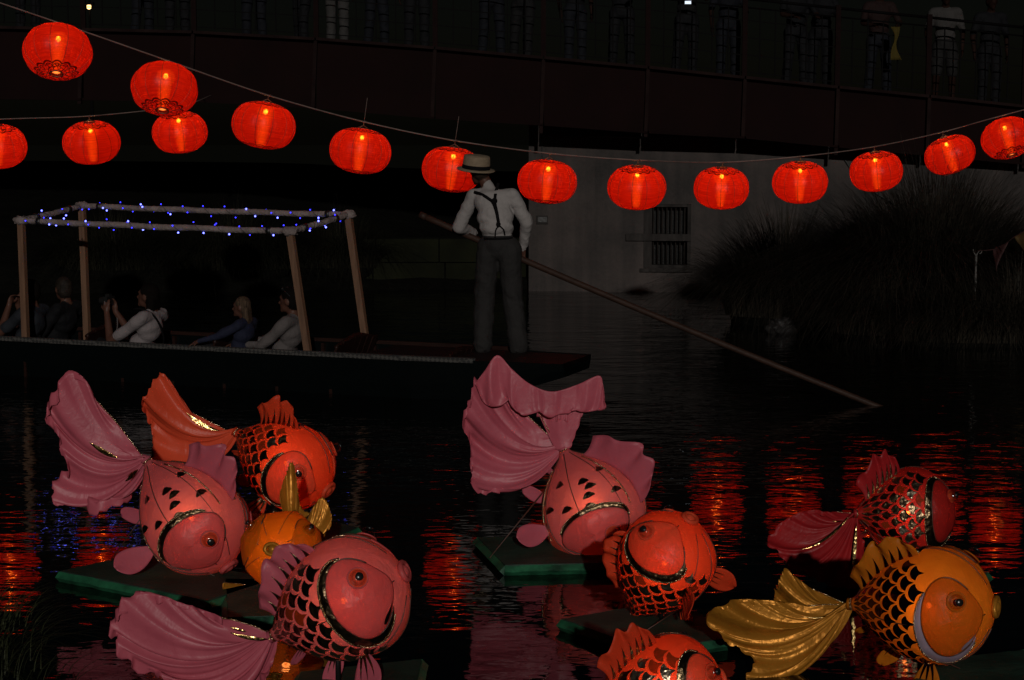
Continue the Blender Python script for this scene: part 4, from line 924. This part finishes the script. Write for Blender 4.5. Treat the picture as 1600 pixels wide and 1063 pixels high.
# ------------------------------------------------------------------ floating goldfish lanterns
PROF = np.array([(0, .10), (.04, .16), (.10, .31), (.2, .56), (.32, .79), (.45, .94), (.57, 1.0), (.68, .985), (.78, .90), (.87, .74), (.93, .55), (.97, .38), (1.0, .20)])
_u = np.linspace(0, 1, 200); _pr = cat(PROF, 400)
def prof(t): return np.interp(t, _pr[:, 0], _pr[:, 1])
def camdir(v): return unit(CR*v[0] + CU*v[1] - CF*v[2])
class Fish: pass
def make_fish(label, px, py, yw, Lpx, h, d, body, face, cloth_, scale_mat='foil', plain=False, rb=.40, wide=.9, band='foil', N=17, dorsal=(.16, .60, .24), fins=True, trim='tinsel', face_on=True, lips=None, rows=(.09, .60), glowpos=.62, bspan=(42, 268), bw=.34):
    Y = on(px, yw)[1]; C = at(px, py, Y); L = Lpx*np.dot(C - CO, CF)/FPX
    h = camdir(h); d = camdir(d); d = unit(d - h*np.dot(d, h)); s = np.cross(d, h); R0 = L*rb
    f = Fish(); f.C, f.L, f.h, f.d, f.s, f.Y = C, L, h, d, s, Y
    T = thing('fish_lantern', label, 'fish lantern', (C[0], C[1], C[2] - R0), group='floating goldfish lanterns'); f.T = T
    def raw(t, p):
        npn = 8 if plain else 12; q_ = ((p - .2) % (2*math.pi/npn)) - math.pi/npn; fac = math.cos(math.pi/npn)/math.cos(q_); fac = 1 + (fac*1.02 - 1)*(.75 if plain else .5)*min(1, prof(t)*1.3)
        r = prof(t)*R0*fac; return C + h*(t-.5)*L + d*np.cos(p)*r + s*np.sin(p)*r*wide
    def S(t, p, off=0.):
        q = raw(t, p)
        if off:
            a = raw(min(t+.01, 1), p) - raw(max(t-.01, 0), p); b = raw(t, p+.02) - raw(t, p-.02); n = unit(np.cross(b, a))
            if np.dot(n, q - (C + h*(t-.5)*L)) < 0: n = -n
            q = q + n*off*L
        return q
    f.S = S
    def nrm(t, p): return unit(S(t, p, .01) - S(t, p, 0))
    G = [[raw(t, p) for p in np.linspace(0, 2*math.pi, 57)[:-1]] for t in np.linspace(0, 1, 44)]
    m, n = 44, 56; V = np.array(G).reshape(-1, 3)
    F = [(i*n+k, i*n+(k+1) % n, (i+1)*n+(k+1) % n, (i+1)*n+k) for i in range(m-1) for k in range(n)] + [tuple(range(n))[::-1], tuple((m-1)*n+k for k in range(n))]
    B = obj('body', (V, F), M[body], T); f.B = B
    # panel seams
    for p in (np.linspace(0, 2*math.pi, 9)[:-1] + .2 if plain else np.linspace(0, 2*math.pi, 13)[[0, 3, 5, 6, 7, 9]] + .2 + math.pi/6*0):
        obj('seam', tube([S(t, p, .002) for t in np.linspace(.03, .97, 26)], .0028*L/.7, 4), M['wire'], B)
    tc_, pc_, at_, ap_ = .775, R_(74), .185, R_(45)
    def cheek(rho, th, sg, off): return S(min(.985, max(.02, tc_ + rho*math.cos(th)*at_)), sg*(pc_ + rho*math.sin(th)*ap_), off)
    if face_on:
        for sg in (-1, 1):
            G = []
            for rho in (0.001, .25, .5, .7, .85, .95, 1.0, 1.005):
                G.append([cheek(rho, th, sg, (.003 + .020*(1 - rho**3) + .005*rho*abs(math.sin(2.5*th)) + .010*max(0, min(1, .35 - .9*math.cos(th)))) if rho <= 1 else -.008) for th in np.linspace(0, 2*math.pi, 41)])
            ck_ = obj('cheek', grid(G), M[face], T)
            obj('cheek_seam', tube([cheek(1.0, th, sg, .009) for th in np.linspace(R_(55), R_(305), 36)], .004*L/.7, 5), M['wire'], ck_)
            G, Ed = [], []
            for th in np.linspace(R_(bspan[0]), R_(bspan[1]), 40):
                q = (th - R_(bspan[0]))/R_(bspan[1]-bspan[0]); wd_ = bw*math.sin(math.pi*min(1, q*1.02))**.75 + .015
                inner = 1.02 - .10*max(0, .25-q)*4*0
                G.append([cheek(inner + wd_*e, th, sg, .006 + .004*math.sin(math.pi*e)) for e in (0, .25, .5, .75, 1)]); Ed.append(cheek(inner + wd_ + .02, th, sg, .008))
            if band is None: G = None
            if band: obj('gill_band', grid(G), M[band], T); obj('band_trim', tube(Ed[2:], .0042*L/.7, 5), M[trim], T)
            # barbel-like tip of the band lying over the cheek
            G = []
            for q in np.linspace(0, 1, 12):
                th = R_(78 - 62*q); w_ = .14*(1-q)*math.sin(math.pi*min(1, q*1.3 + .15)); G.append([cheek(.90 - w_ + .05*q, th, sg, .017), cheek(.93 + .03*q, th, sg, .012)])
            if band and bspan[0] < 70: obj('band_tip', grid(G), M[band], T)
            # eye: flat ring, clear cup, black pupil on its end
            te, pe = tc_ + .035, sg*R_(54); n0 = nrm(te, pe); c0 = S(te, pe, .024); u_, w_ = frame(n0); Mr = np.stack([u_, w_, n0], 1); k = L
            ey = obj('eye', lathe([(.001, .006*k), (.060*k, .006*k), (.068*k, .0)], 28, Mr, c0), M['amber' if body in ('gold', 'amber') else 'orange_face'], T)
            obj('eye_ring', tube([c0 + Mr @ np.array([.066*k*math.cos(a), .066*k*math.sin(a), .006*k]) for a in np.linspace(0, 2*math.pi, 29)], .006*k, 6, False), M[face], ey)
            obj('eye_cup', lathe([(.054*k, .006*k), (.050*k, .03*k), (.040*k, .058*k), (.030*k, .064*k), (.001, .065*k)], 24, Mr, c0), M['cup'], ey)
            obj('pupil', lathe([(.001, .067*k), (.020*k, .060*k), (.0265*k, .064*k), (.0265*k, .074*k), (.022*k, .079*k), (.001, .080*k)], 18, Mr, c0), M['black'], ey)
    # mouth
    lm_ = M[lips or face]; mc = C + h*(.5*L)
    obj('lips', join(tube([mc + h*.018*L + d*math.cos(a)*.055*L + s*math.sin(a)*.075*L for a in np.linspace(0, 2*math.pi, 25)], .020*L, 8, False), ball(mc, (.05*L, .05*L, .05*L))), lm_, T)
    # scales
    if not plain:
        rsp = (rows[1]-rows[0])/7.6
        for r in range(10):
            for kk in range(N):
                tt = rows[0] + r*rsp; pp = (kk + .5*(r % 2))*2*math.pi/N + .05
                pw = (pp + math.pi) % (2*math.pi) - math.pi
                if abs(pw) < R_(11) or abs(pw) > R_(158): continue
                rho = math.hypot((tt - tc_)/at_, (abs(pw) - pc_)/ap_); thc = math.atan2((abs(pw) - pc_)/ap_, (tt - tc_)/at_) % (2*math.pi)
                lim = 1.16
                if R_(bspan[0]) < thc < R_(bspan[1]): lim = 1.20 + bw*math.sin(math.pi*(thc - R_(bspan[0]))/R_(bspan[1]-bspan[0]))**.75
                if rho < lim or (tt > .62 and abs(pw) < R_(45)): continue
                G = []; ta, tb = random.uniform(-.004, .004), random.uniform(-.005, .005); jt = random.uniform(.86, 1.06); mt_ = scale_mat
                if scale_mat == 'foil':
                    rv = random.random(); mt_ = 'bright_foil' if rv < .26 else ('amber_foil' if rv < (.6 if abs(pw) < R_(40) else .32) else 'foil')
                for a in np.linspace(-.9, .9, 9):
                    bt = .95*math.sqrt(1 - a*a) - .12; bf = -1 + .95*math.sqrt(1 - (1 - abs(a))**2) + .17
                    if bt - bf < .05: m_ = (bt + bf)/2; bt, bf = m_ + .025, m_ - .025
                    G.append([S(tt - (bf + (bt-bf)*e)*rsp*.98*jt, pp + a*math.pi/N*.94*jt, .0065 + ta*a + tb*(e-.5)) for e in (0, .5, 1)])
                obj('scale', grid(G), M[mt_], B)
    else:
        spots = [(.30, 28), (.40, 55), (.47, 62), (.50, 92), (.44, 118), (.56, 66), (.36, 132), (.28, 96), (.52, 30), (.55, 130), (.47, 140), (.34, 60)]
        for sg in (-1, 1):
            for ts, ps in spots:
                G = []
                for a in np.linspace(-.9, .9, 7):
                    bt = .92*math.cos(math.pi*a/2); bf = -.25 + .4*math.cos(math.pi*(abs(a)-1)/2)*.3
                    G.append([S(ts - (bf + (bt-bf)*e)*.045, sg*(R_(ps) + a*R_(8.5)), .004) for e in (0, .5, 1)])
                obj('scale', grid(G), M[scale_mat], B)
        for p in (R_(20), R_(-20), R_(142), R_(-142)):
            obj('tinsel_trim', tube([S(t, p, .006) for t in np.linspace(.12, .66, 40)], .0045*L/.7, 5), M[trim], B)
    # dorsal fin
    if dorsal:
        t0, t1, hh = dorsal; G = []; nu = 34
        for i, u in enumerate(np.linspace(0, 1, nu)):
            t = t0 + (t1-t0)*u; base = S(t, 0, -.004); hgt = hh*L*(math.sin(math.pi*(.14 + .78*u))**.7)*(1 + .10*math.sin(u*21)); row = []
            for v in np.linspace(0, 1, 9):
                row.append(base + d*hgt*v - h*hh*L*.35*v*v*(1-.5*u) + s*(.025*L*v*math.sin(u*17 + 1) + .012*L*v*v*math.sin(u*33)))
            G.append(row)
        G = np.array(G); fin = obj('dorsal_fin', grid(G), M[cloth_], T, solid=.002)
        for i in range(0 if plain else 7):
            u = (i + .7)/7.6; iu = u*(nu-1); a = int(iu); tri = []
            for v in np.linspace(0, 1, 6):
                jv = v*.62*8; j = min(7, int(jv)); q = G[a][j]*(1-(jv-j)) + G[a][j+1]*(jv-j); w_ = .017*L*(1-v); tri.append((q - h*w_, q + h*w_))
            for sg in (-1, 1):
                obj('fin_ray', grid([[x + s*sg*.012*L, (x+y)/2 + s*sg*.014*L, y + s*sg*.012*L] for x, y in tri]), M[scale_mat], fin)
        obj('fin_trim', tube([S(t, R_(4), .006) for t in np.linspace(t0, t1, 40)], .005*L/.7, 5), M[trim], fin)
    # paired fins and belly fin
    def leaf(base, dirv, side, ln, w, bend, nm='fin'):
        G = []; nn = unit(np.cross(dirv, side))
        for v in np.linspace(0, 1, 20):
            ww = w*(.25*(1-v) + 1.1*math.sin(math.pi*min(1, v*.72 + .05)))*math.sqrt(max(0, 1 - max(0, (v-.75)/.25)**2*.9))
            G.append([base + dirv*ln*v + side*ww*e + nn*(bend*v*v*ln + .03*ln*v*math.sin(e*5)) for e in np.linspace(-.5, .5, 13)])
        o_ = obj(nm, grid(G), M[cloth_], T, solid=.004); G = np.array(G)
        for e in (() if plain else (3, 6, 9)):
            obj('fin_ray', grid([[G[i][e] - side*.012*L*(1-i/12) + nn*.006*L, G[i][e] + side*.012*L*(1-i/12) + nn*.006*L] for i in range(0, 12)]), M[scale_mat], o_)
        obj('fin_trim', tube([G[0][k] for k in range(13)], .006*L/.7, 5), M[trim], o_)
    if fins:
        for sg in (-1, 1):
            b_ = S(.56, sg*R_(136), 0); leaf(b_, unit(-d*.75 + s*sg*.75 - h*.1), h, .30*L, .17*L, .25, 'pectoral_fin')
        leaf(S(.30, math.pi, 0), unit(-d*.8 - h*.65), h, .24*L, .14*L, .1, 'belly_fin')
        leaf(S(.14, R_(170), 0), unit(-d*.6 - h*.8), h, .20*L, .10*L, -.2, 'anal_fin')
    # tail knot
    kn = C - h*.5*L; f.joint = kn - h*.01*L
    obj('tail_knot', tube([kn + h*.03*L, kn - h*.005*L, kn - h*.03*L], [.048*L, .036*L, .046*L], 14), M[cloth_], T)
    obj('knot_tie', tube([kn - h*.005*L + .040*L*(d*math.cos(a) + s*math.sin(a)) for a in np.linspace(0, 2*math.pi, 21)], .007*L, 6, False), M[trim], T)
    # bulb glowing inside, just under the skin
    lb = C + unit(CO - C)*R0*glowpos + h*.05*L
    obj('bulb', ball(lb, .020*L, 10, 8), M['fish_bulb'], T)
    ld = bpy.data.lights.new('fish_bulb_lamp', 'POINT'); ld.energy = 1.9*(L/.7)**2; ld.color = (1, .55, .2); ld.shadow_soft_size = .02
    lo = bpy.data.objects.new('lamp', ld); link(lo); lo.parent = T; lo.location = W[T.name].inverted() @ Vector(lb)
    # stake down to the raft
    obj('stake', tube([C - [0, 0, R0*.5], np.array([C[0], C[1], .05])], .012, 6), M['black'], T)
    return f
M['fish_bulb'] = glow('warm_fish_bulb', (1, .36, .07), 45.0)
def relax(G, pin, eu=.10, ev=.04, steps=110, g=2.2e-4, seed=.004):
    """let a sheet of cloth with some spare length settle under gravity between its pinned edges"""
    A, B = G.shape[:2]; w = (1 - pin)[..., None]; P = G.copy()
    uu, vv = np.meshgrid(np.linspace(0, 1, A), np.linspace(0, 1, B), indexing='ij'); nz = np.zeros((A, B))
    for k in range(6):
        a_, b_, c_ = rng.uniform(8, 34), rng.uniform(2, 12), rng.uniform(0, 6.28); nz += np.sin(a_*uu + b_*vv + c_ + 2*np.sin(5*vv + c_))
    nrm = np.cross(np.gradient(G, axis=0), np.gradient(G, axis=1)); nrm /= np.linalg.norm(nrm, axis=2, keepdims=True) + 1e-9
    P = P + nrm*(nz*seed)[..., None]*w; prev = P.copy()
    Lu = np.linalg.norm(G[1:] - G[:-1], axis=2)*(1 + eu); Lv = np.linalg.norm(G[:, 1:] - G[:, :-1], axis=2)*(1 + ev)
    Lu2 = np.linalg.norm(G[2:] - G[:-2], axis=2)*(1 + eu)*.97; Lv2 = np.linalg.norm(G[:, 2:] - G[:, :-2], axis=2)*(1 + ev)*.97
    def fix(a, b, wa, wb, L_, k):
        d = b - a; l = np.linalg.norm(d, axis=2, keepdims=True) + 1e-9; c = d*((l - L_[..., None])/l)*k/np.maximum(wa + wb, 1e-6); a += c*wa; b -= c*wb
    for st in range(steps):
        vel = (P - prev)*.94; prev = P.copy(); P = P + (vel + np.array([0, 0, -g]))*w
        for it in range(3):
            for o in (0, 1):
                n_ = (A - o)//2; fix(P[o:o+2*n_:2], P[o+1:o+2*n_:2], w[o:o+2*n_:2], w[o+1:o+2*n_:2], Lu[o:o+2*n_:2][:n_], 1.0)
                n_ = (B - o)//2; fix(P[:, o:o+2*n_:2], P[:, o+1:o+2*n_:2], w[:, o:o+2*n_:2], w[:, o+1:o+2*n_:2], Lv[:, o:o+2*n_:2][:, :n_], 1.0)
            for o in range(4):
                a = P[o:A-2:4]; b = P[o+2::4][:len(a)]; fix(a[:len(b)], b, w[o:A-2:4][:len(b)], w[o+2::4][:len(a)], Lu2[o::4][:len(b)], .06)
                a = P[:, o:B-2:4]; b = P[:, o+2::4][:, :a.shape[1]]; fix(a[:, :b.shape[1]], b, w[:, o:B-2:4][:, :b.shape[1]], w[:, o+2::4][:, :a.shape[1]], Lv2[:, o::4][:, :b.shape[1]], .06)
    Q = P.copy(); Q[1:-1, 1:-1] = .7*P[1:-1, 1:-1] + .075*(P[2:, 1:-1] + P[:-2, 1:-1] + P[1:-1, 2:] + P[1:-1, :-2])
    return Q
def tail(f, edges, folds=7, amp=.05, mat='pink_cloth', joint=None, sag=0.0, gather=.03, ph=0., slits=(), jd=0.0, nm='tail_fin', rag=.004, loose=.11, spar=.17, flap=.085):
    """cloth fan from the tail knot to a measured hem; folds deepen towards the hem"""
    yj = f.joint[1] + jd; E = np.array([(*at(x, y, yj), dd) for x, y, dd in edges]); E[:, 1] += E[:, 3]
    for i, (x, y, dd) in enumerate(edges): E[i, :3] = at(x, y, yj + dd)
    E = cat(E[:, :3], 96); J = f.joint if joint is None else at(joint[0], joint[1], yj)
    G = []; L = f.L; kn_ = rng.normal(size=(5,)); wp_ = rng.uniform(0, 6.28, 6)
    def wave(u, v):
        uu = u + .055*math.sin(5.1*u + wp_[0]) + .03*math.sin(11*u + wp_[1]) + .06*(1-v)*math.sin(3*u + wp_[2])
        amp_ = .55 + .45*math.sin(4.3*u + wp_[3] + 1.5*v)
        return amp_*(math.sin(2*math.pi*folds*.62*uu + ph) + .4*math.sin(2*math.pi*folds*1.15*uu + wp_[4] + 2*v)*v + .22*math.sin(2*math.pi*folds*2.3*uu + wp_[5])*v*v)
    for i in range(96):
        u = i/95; row = []; side = unit(E[min(95, i+1)] - E[max(0, i-1)])
        for v in np.linspace(0, 1, 26):
            q = J*(1-v) + E[i]*v; q = q + side*(u-.5)*gather*(1-v)*2
            q = q + CU*sag*math.sin(math.pi*v)*L
            wv = wave(u, v); a = amp*1.5*(v**1.9)*L; q = q - CF*(a*wv + .016*L*math.sin(7.3*u + 5.1*v + wp_[0])*math.sin(9*v + 4*u + wp_[1])*math.sin(math.pi*v)) - np.array([0, 0, 1])*a*.35*abs(wv) + side*a*.3*wave(u + .05, v)*v
            q = q + unit(E[i]-J)*rag*L*v**6*math.sin(2*math.pi*folds*2.3*u)
            row.append(q)
        fl_ = flap*L*(.65 + .35*math.sin(9*u + wp_[2]) + .25*math.sin(23*u + wp_[3]))
        for k in range(1, 8): row.append(row[25] - np.array([0, 0, 1])*fl_*k/7 - CF*(.012*L*k/7 + .018*L*k/7*math.sin(2*math.pi*folds*1.7*u + wp_[1])) + side*.012*L*k/7*math.cos(2*math.pi*folds*1.7*u + wp_[1]))
        G.append(row)
    G = np.array(G); pin = np.zeros(G.shape[:2]); pin[:, :2] = 1; pin[0, :26] = 1; pin[-1, :26:6] = 1; pin[-1, 25] = 1; pin[:int(96*spar), 25] = 1; pin[::4, 25] = 1
    G = relax(G, pin, loose, loose*.4); hd_ = G[:, -1] - G[:, -3]; G[:, -1] += hd_*rng.uniform(-.25, .5, (96, 1))*.6
    o = obj(nm, grid(G), M[mat], f.T, solid=.0015)
    for (u, v0, v1, w) in slits:      # foil strips let into the cloth
        i = int(u*95); S_ = []
        for v in np.linspace(v0, v1, 14):
            jv = v*25; j = min(24, int(jv)); q = G[i][j]*(1-(jv-j)) + G[i][j+1]*(jv-j); i2 = min(95, i+3); q2 = G[i2][j]*(1-(jv-j)) + G[i2][j+1]*(jv-j)
            sd_ = unit(q2 - q); ww = w*L*math.sin(math.pi*(v-v0)/(v1-v0)*.94 + .1); nn = unit(CO - q)*(.03*L + amp*L*.5); S_.append([q - sd_*ww + nn, q + nn*1.05, q + sd_*ww + nn])
        obj('foil_strip', grid(S_), M['gold_foil'], o)
    obj('tail_trim', tube(G[0][:26, :], .0035*L/.7, 5), M['tinsel'], o)
    return o

fA = make_fish('plump pink goldfish lantern with scattered foil scales, head down on the left raft', 293, 802, 908, 207, (.62, -.75, .16), (.66, .56, .42), 'pink', 'pink_face', 'pink_cloth', plain=True, rb=.41, scale_mat='foil', dorsal=(.22, .68, .26), bspan=(105, 228), bw=.22)
tail(fA, [(150, 625, 0), (132, 590, 0), (107, 579, 0), (85, 603, -.05), (73, 622, 0), (74, 640, .02), (88, 665, 0), (93, 690, .02), (104, 712, 0), (106, 730, .03), (84, 738, 0), (80, 776, -.03), (100, 778, 0), (116, 752, .05), (122, 742, .05), (134, 770, 0), (150, 779, -.05), (185, 768, 0), (204, 762, 0), (195, 735, .04)], 8, .035, 'pink_cloth', slits=((.22, .25, .5, .02), (.72, .2, .45, .022)), sag=.02)
fB = make_fish('orange-red goldfish lantern with dark net scales behind the pink one', 440, 720, 832, 178, (.80, -.46, .30), (.16, .85, .45), 'orange', 'orange_face', 'orange', rb=.39, dorsal=(.20, .58, .24), bspan=(90, 220), bw=.25)
tail(fB, [(300, 645, .05), (262, 590, 0), (244, 580, 0), (232, 605, -.04), (223, 622, 0), (233, 650, .02), (236, 690, 0), (242, 716, -.03), (275, 720, 0), (315, 716, .03), (345, 708, .05)], 5, .05, 'orange_cloth', slits=((.25, .2, .55, .02), (.62, .2, .5, .022)), ph=.6, spar=.24, flap=.05)
fC = make_fish('amber goldfish lantern facing straight out between the two pink ones', 446, 862, 940, 152, (-.14, .16, 1.0), (.1, 1, -.1), 'amber', 'amber', 'gold_cloth', plain=True, rb=.42, wide=.98, band=None, face_on=True, dorsal=None, lips='gold_cloth', fins=False)
tail(fC, [(442, 790, .1), (440, 760, .1), (455, 718, .12), (463, 745, .08), (470, 790, .08), (485, 800, .1)], 3, .06, 'gold_cloth', joint=(458, 815), nm='tail_fin', flap=.03)
tail(fC, [(487, 795, .1), (505, 775, .1), (519, 808, .06), (510, 825, .06), (498, 838, .06), (480, 830, .1)], 3, .06, 'gold_cloth', joint=(470, 840), ph=1, nm='side_fin', flap=.03)
tail(fC, [(352, 905, -.2), (350, 912, -.2), (362, 935, -.2), (368, 951, -.2), (395, 947, -.2), (412, 938, -.2)], 2, .04, 'gold_cloth', joint=(416, 928), ph=1, nm='pectoral_fin', flap=.03)
fD = make_fish('large foreground pink goldfish lantern with bright foil scales, face turned up to the right', 527, 944, 1092, 236, (.86, .44, .20), (-.50, .80, .30), 'pink', 'pink_face', 'pink_cloth', rb=.415, N=16, dorsal=(.08, .58, .19), bspan=(48, 262), bw=.30)
tail(fD, [(345, 962, 0), (260, 932, 0), (215, 922, 0), (190, 930, -.03), (177, 958, 0), (169, 976, 0), (183, 982, .03), (181, 1000, 0), (197, 1010, 0), (214, 1030, .03), (250, 1046, 0), (292, 1062, 0), (330, 1068, -.04), (352, 1078, 0), (372, 1050, .05), (420, 1048, .03)], 8, .045, 'pink_cloth', slits=((.1, .05, .5, .024), (.06, .42, .62, .016)), ph=2, sag=.02, spar=.27)
fE = make_fish('pink goldfish lantern with a tall draped tail, diving on the middle raft', 920, 786, 872, 180, (.42, -.88, .14), (.80, .34, .45), 'pink', 'pink_face', 'pink_cloth', plain=True, rb=.47, dorsal=(.10, .70, .30), bspan=(120, 262), bw=.16)
tail(fE, [(815, 640, .05), (780, 610, .02), (745, 583, 0), (735, 610, -.03), (724, 640, 0), (732, 668, .02), (735, 700, 0), (736, 752, -.04), (765, 757, 0), (795, 746, 0), (788, 712, .05), (792, 695, .05), (825, 705, .03), (855, 705, .02)], 7, .035, 'pink_cloth', slits=(), ph=.4)
yE = fE.joint[1]
up = cat([(742, 600), (757, 580), (777, 555), (800, 577), (828, 600), (862, 612), (900, 602), (935, 587), (942, 600), (945, 624)], 60)
lo2 = cat([(755, 620), (775, 625), (800, 620), (815, 632), (838, 640), (860, 640), (885, 638), (912, 634), (925, 630), (944, 627)], 60)
G = np.array([[at(*(up[i]*(1-v) + lo2[i]*v), yE - .05 + .015*math.sin(i*.5 + 3*v)*(.3 + v) - .02*math.sin(math.pi*v)) for v in np.linspace(0, 1, 20)] for i in range(60)])
pin = np.zeros(G.shape[:2]); pin[:, 0] = 1; pin[0, :] = 1; pin[-1, ::5] = 1; pin[14:60:15, -1] = 1
G = relax(G, pin, .12, .14)
obj('tail_swag', grid(G), M['pink_cloth'], fE.T, solid=.0015)
tail(fE, [(838, 638, .0), (855, 642, -.02), (880, 640, 0), (900, 636, .0), (914, 632, 0)], 3, .03, 'pink_cloth', ph=1.5)
fF = make_fish('bright orange goldfish lantern standing nose up, belly to the front', 1034, 888, 985, 190, (.40, .80, .36), (-.80, .40, -.28), 'orange', 'orange_face', 'orange', rb=.40, dorsal=(.15, .6, .16), bspan=(85, 262), bw=.28)
fG = make_fish('orange goldfish lantern cut by the bottom edge, seen from its scaly back', 1028, 1080, 1185, 206, (.90, .14, -.25), (-.32, .86, .36), 'orange', 'orange_face', 'orange', rb=.42, N=15, dorsal=(.12, .50, .26))
fH = make_fish('dark red goldfish lantern at the right with a broad red satin tail', 1411, 802, 912, 160, (.92, -.02, -.26), (-.38, .90, .25), 'red', 'red', 'red_cloth', rb=.45, dorsal=(.08, .42, .30))
tail(fH, [(1310, 800, .05), (1265, 796, .0), (1232, 808, 0), (1203, 832, -.03), (1198, 846, 0), (1220, 862, 0), (1232, 881, .02), (1265, 890, 0), (1292, 905, 0), (1325, 923, -.03), (1338, 900, 0), (1347, 872, .03), (1350, 848, .05)], 7, .045, 'red_cloth', slits=((.12, .08, .55, .018), (.4, .08, .7, .018), (.75, .1, .75, .016)), spar=.30, flap=.045)
fI = make_fish('gold goldfish lantern with purple net scales and a pale gill band, lower right', 1440, 946, 1068, 222, (.86, .04, .42), (-.55, .84, .20), 'gold', 'gold_face', 'gold', rb=.425, scale_mat='purple_foil', band='silver_foil', N=18, dorsal=(.08, .54, .20), lips='gold_cloth', bspan=(48, 215), bw=.34)
tail(fI, [(1262, 945, .05), (1190, 936, 0), (1150, 936, 0), (1118, 945, -.02), (1104, 964, 0), (1125, 985, 0), (1148, 1003, .02), (1180, 1028, 0), (1165, 1040, -.03), (1166, 1056, 0), (1185, 1064, 0), (1225, 1035, .03), (1262, 1008, .05), (1300, 990, .04)], 6, .03, 'gold_cloth', slits=((.14, .1, .6, .014),), ph=.3, spar=.40, flap=.03)
tail(fI, [(1268, 920, .1), (1240, 898, .08), (1225, 887, .08), (1216, 905, .05), (1211, 920, .08), (1214, 940, .08), (1255, 950, .1)], 4, .03, 'gold_cloth', ph=1.2, jd=.04, spar=.35, flap=.02)

# ------------------------------------------------------------------ green rafts under the fish
def raft(label, pts, z=.055, th=.055):
    P = [on(x, y, z) for x, y in pts]; c = np.mean(P, 0)
    T = thing('raft', label, 'raft', (c[0], c[1], 0), group='green rafts carrying the fish lanterns'); n = len(P)
    V = np.array([p*.985 + c*.015 + [0, 0, .003] for p in P] + [p*.985 + c*.015 - [0, 0, th-.01] for p in P])
    obj('raft_deck', (V, [tuple(range(n)), tuple(range(n, 2*n))[::-1]] + [(i, n+i, n+(i+1) % n, (i+1) % n) for i in range(n)]), M['raft_top'], T, False)
    for i in range(n):
        a, b = P[i], P[(i+1) % n]; d_ = unit(b-a); m_ = 14; rows_ = []
        for u in np.linspace(0, 1, m_):
            q = a + (b-a)*u; jt = .0018*rng.normal(size=3); rows_.append(q + jt*[0, 0, 1])
        obj('edge_board', tube(np.array(rows_) - [0, 0, th/2], th*.5, 4), M['green'], T, False)
raft('green-edged raft under the plump pink goldfish on the left', [(92, 893), (325, 940), (432, 905), (215, 866)])
raft('dark raft behind, under the orange-red goldfish', [(372, 812), (500, 850), (560, 825), (430, 793)])
raft('small raft with a bright green near edge under the amber goldfish', [(356, 966), (462, 962), (500, 905), (352, 905)])
raft('raft at the bottom edge under the large pink goldfish', [(430, 1135), (640, 1120), (660, 1030), (470, 1050)])
raft('clear green raft in the middle under the diving pink goldfish', [(745, 840), (788, 884), (975, 880), (955, 838)])
raft('raft with a worn green edge under the bright orange goldfish', [(876, 968), (1012, 1016), (1185, 992), (1040, 940)])
raft('raft below the picture edge under the scaly-backed orange goldfish', [(930, 1200), (1130, 1225), (1190, 1150), (980, 1130)])
raft('dim raft under the dark red goldfish', [(1352, 922), (1490, 935), (1545, 895), (1400, 885)])
raft('dark green raft at the lower right corner under the gold goldfish', [(1400, 1085), (1640, 1090), (1640, 1012), (1470, 1030)])

# guy lines tying the fish to their rafts
def guy(f, t_, p_, x, y):
    obj('guy_line', tube([f.S(t_, p_, 0), on(x, y, .06)], .0028, 4), M['wire'], f.T)
guy(fA, .25, math.pi, 172, 878); guy(fA, .6, math.pi, 335, 900); guy(fE, .2, math.pi, 770, 866); guy(fE, .15, math.pi*.9, 765, 872); guy(fI, .3, math.pi, 1500, 1045); guy(fF, .3, math.pi, 1010, 985)
obj('paper_label', box(on(800, 883, .03), .13, .004, .03), M['shoe_white'], bpy.data.objects['raft.004'], False)
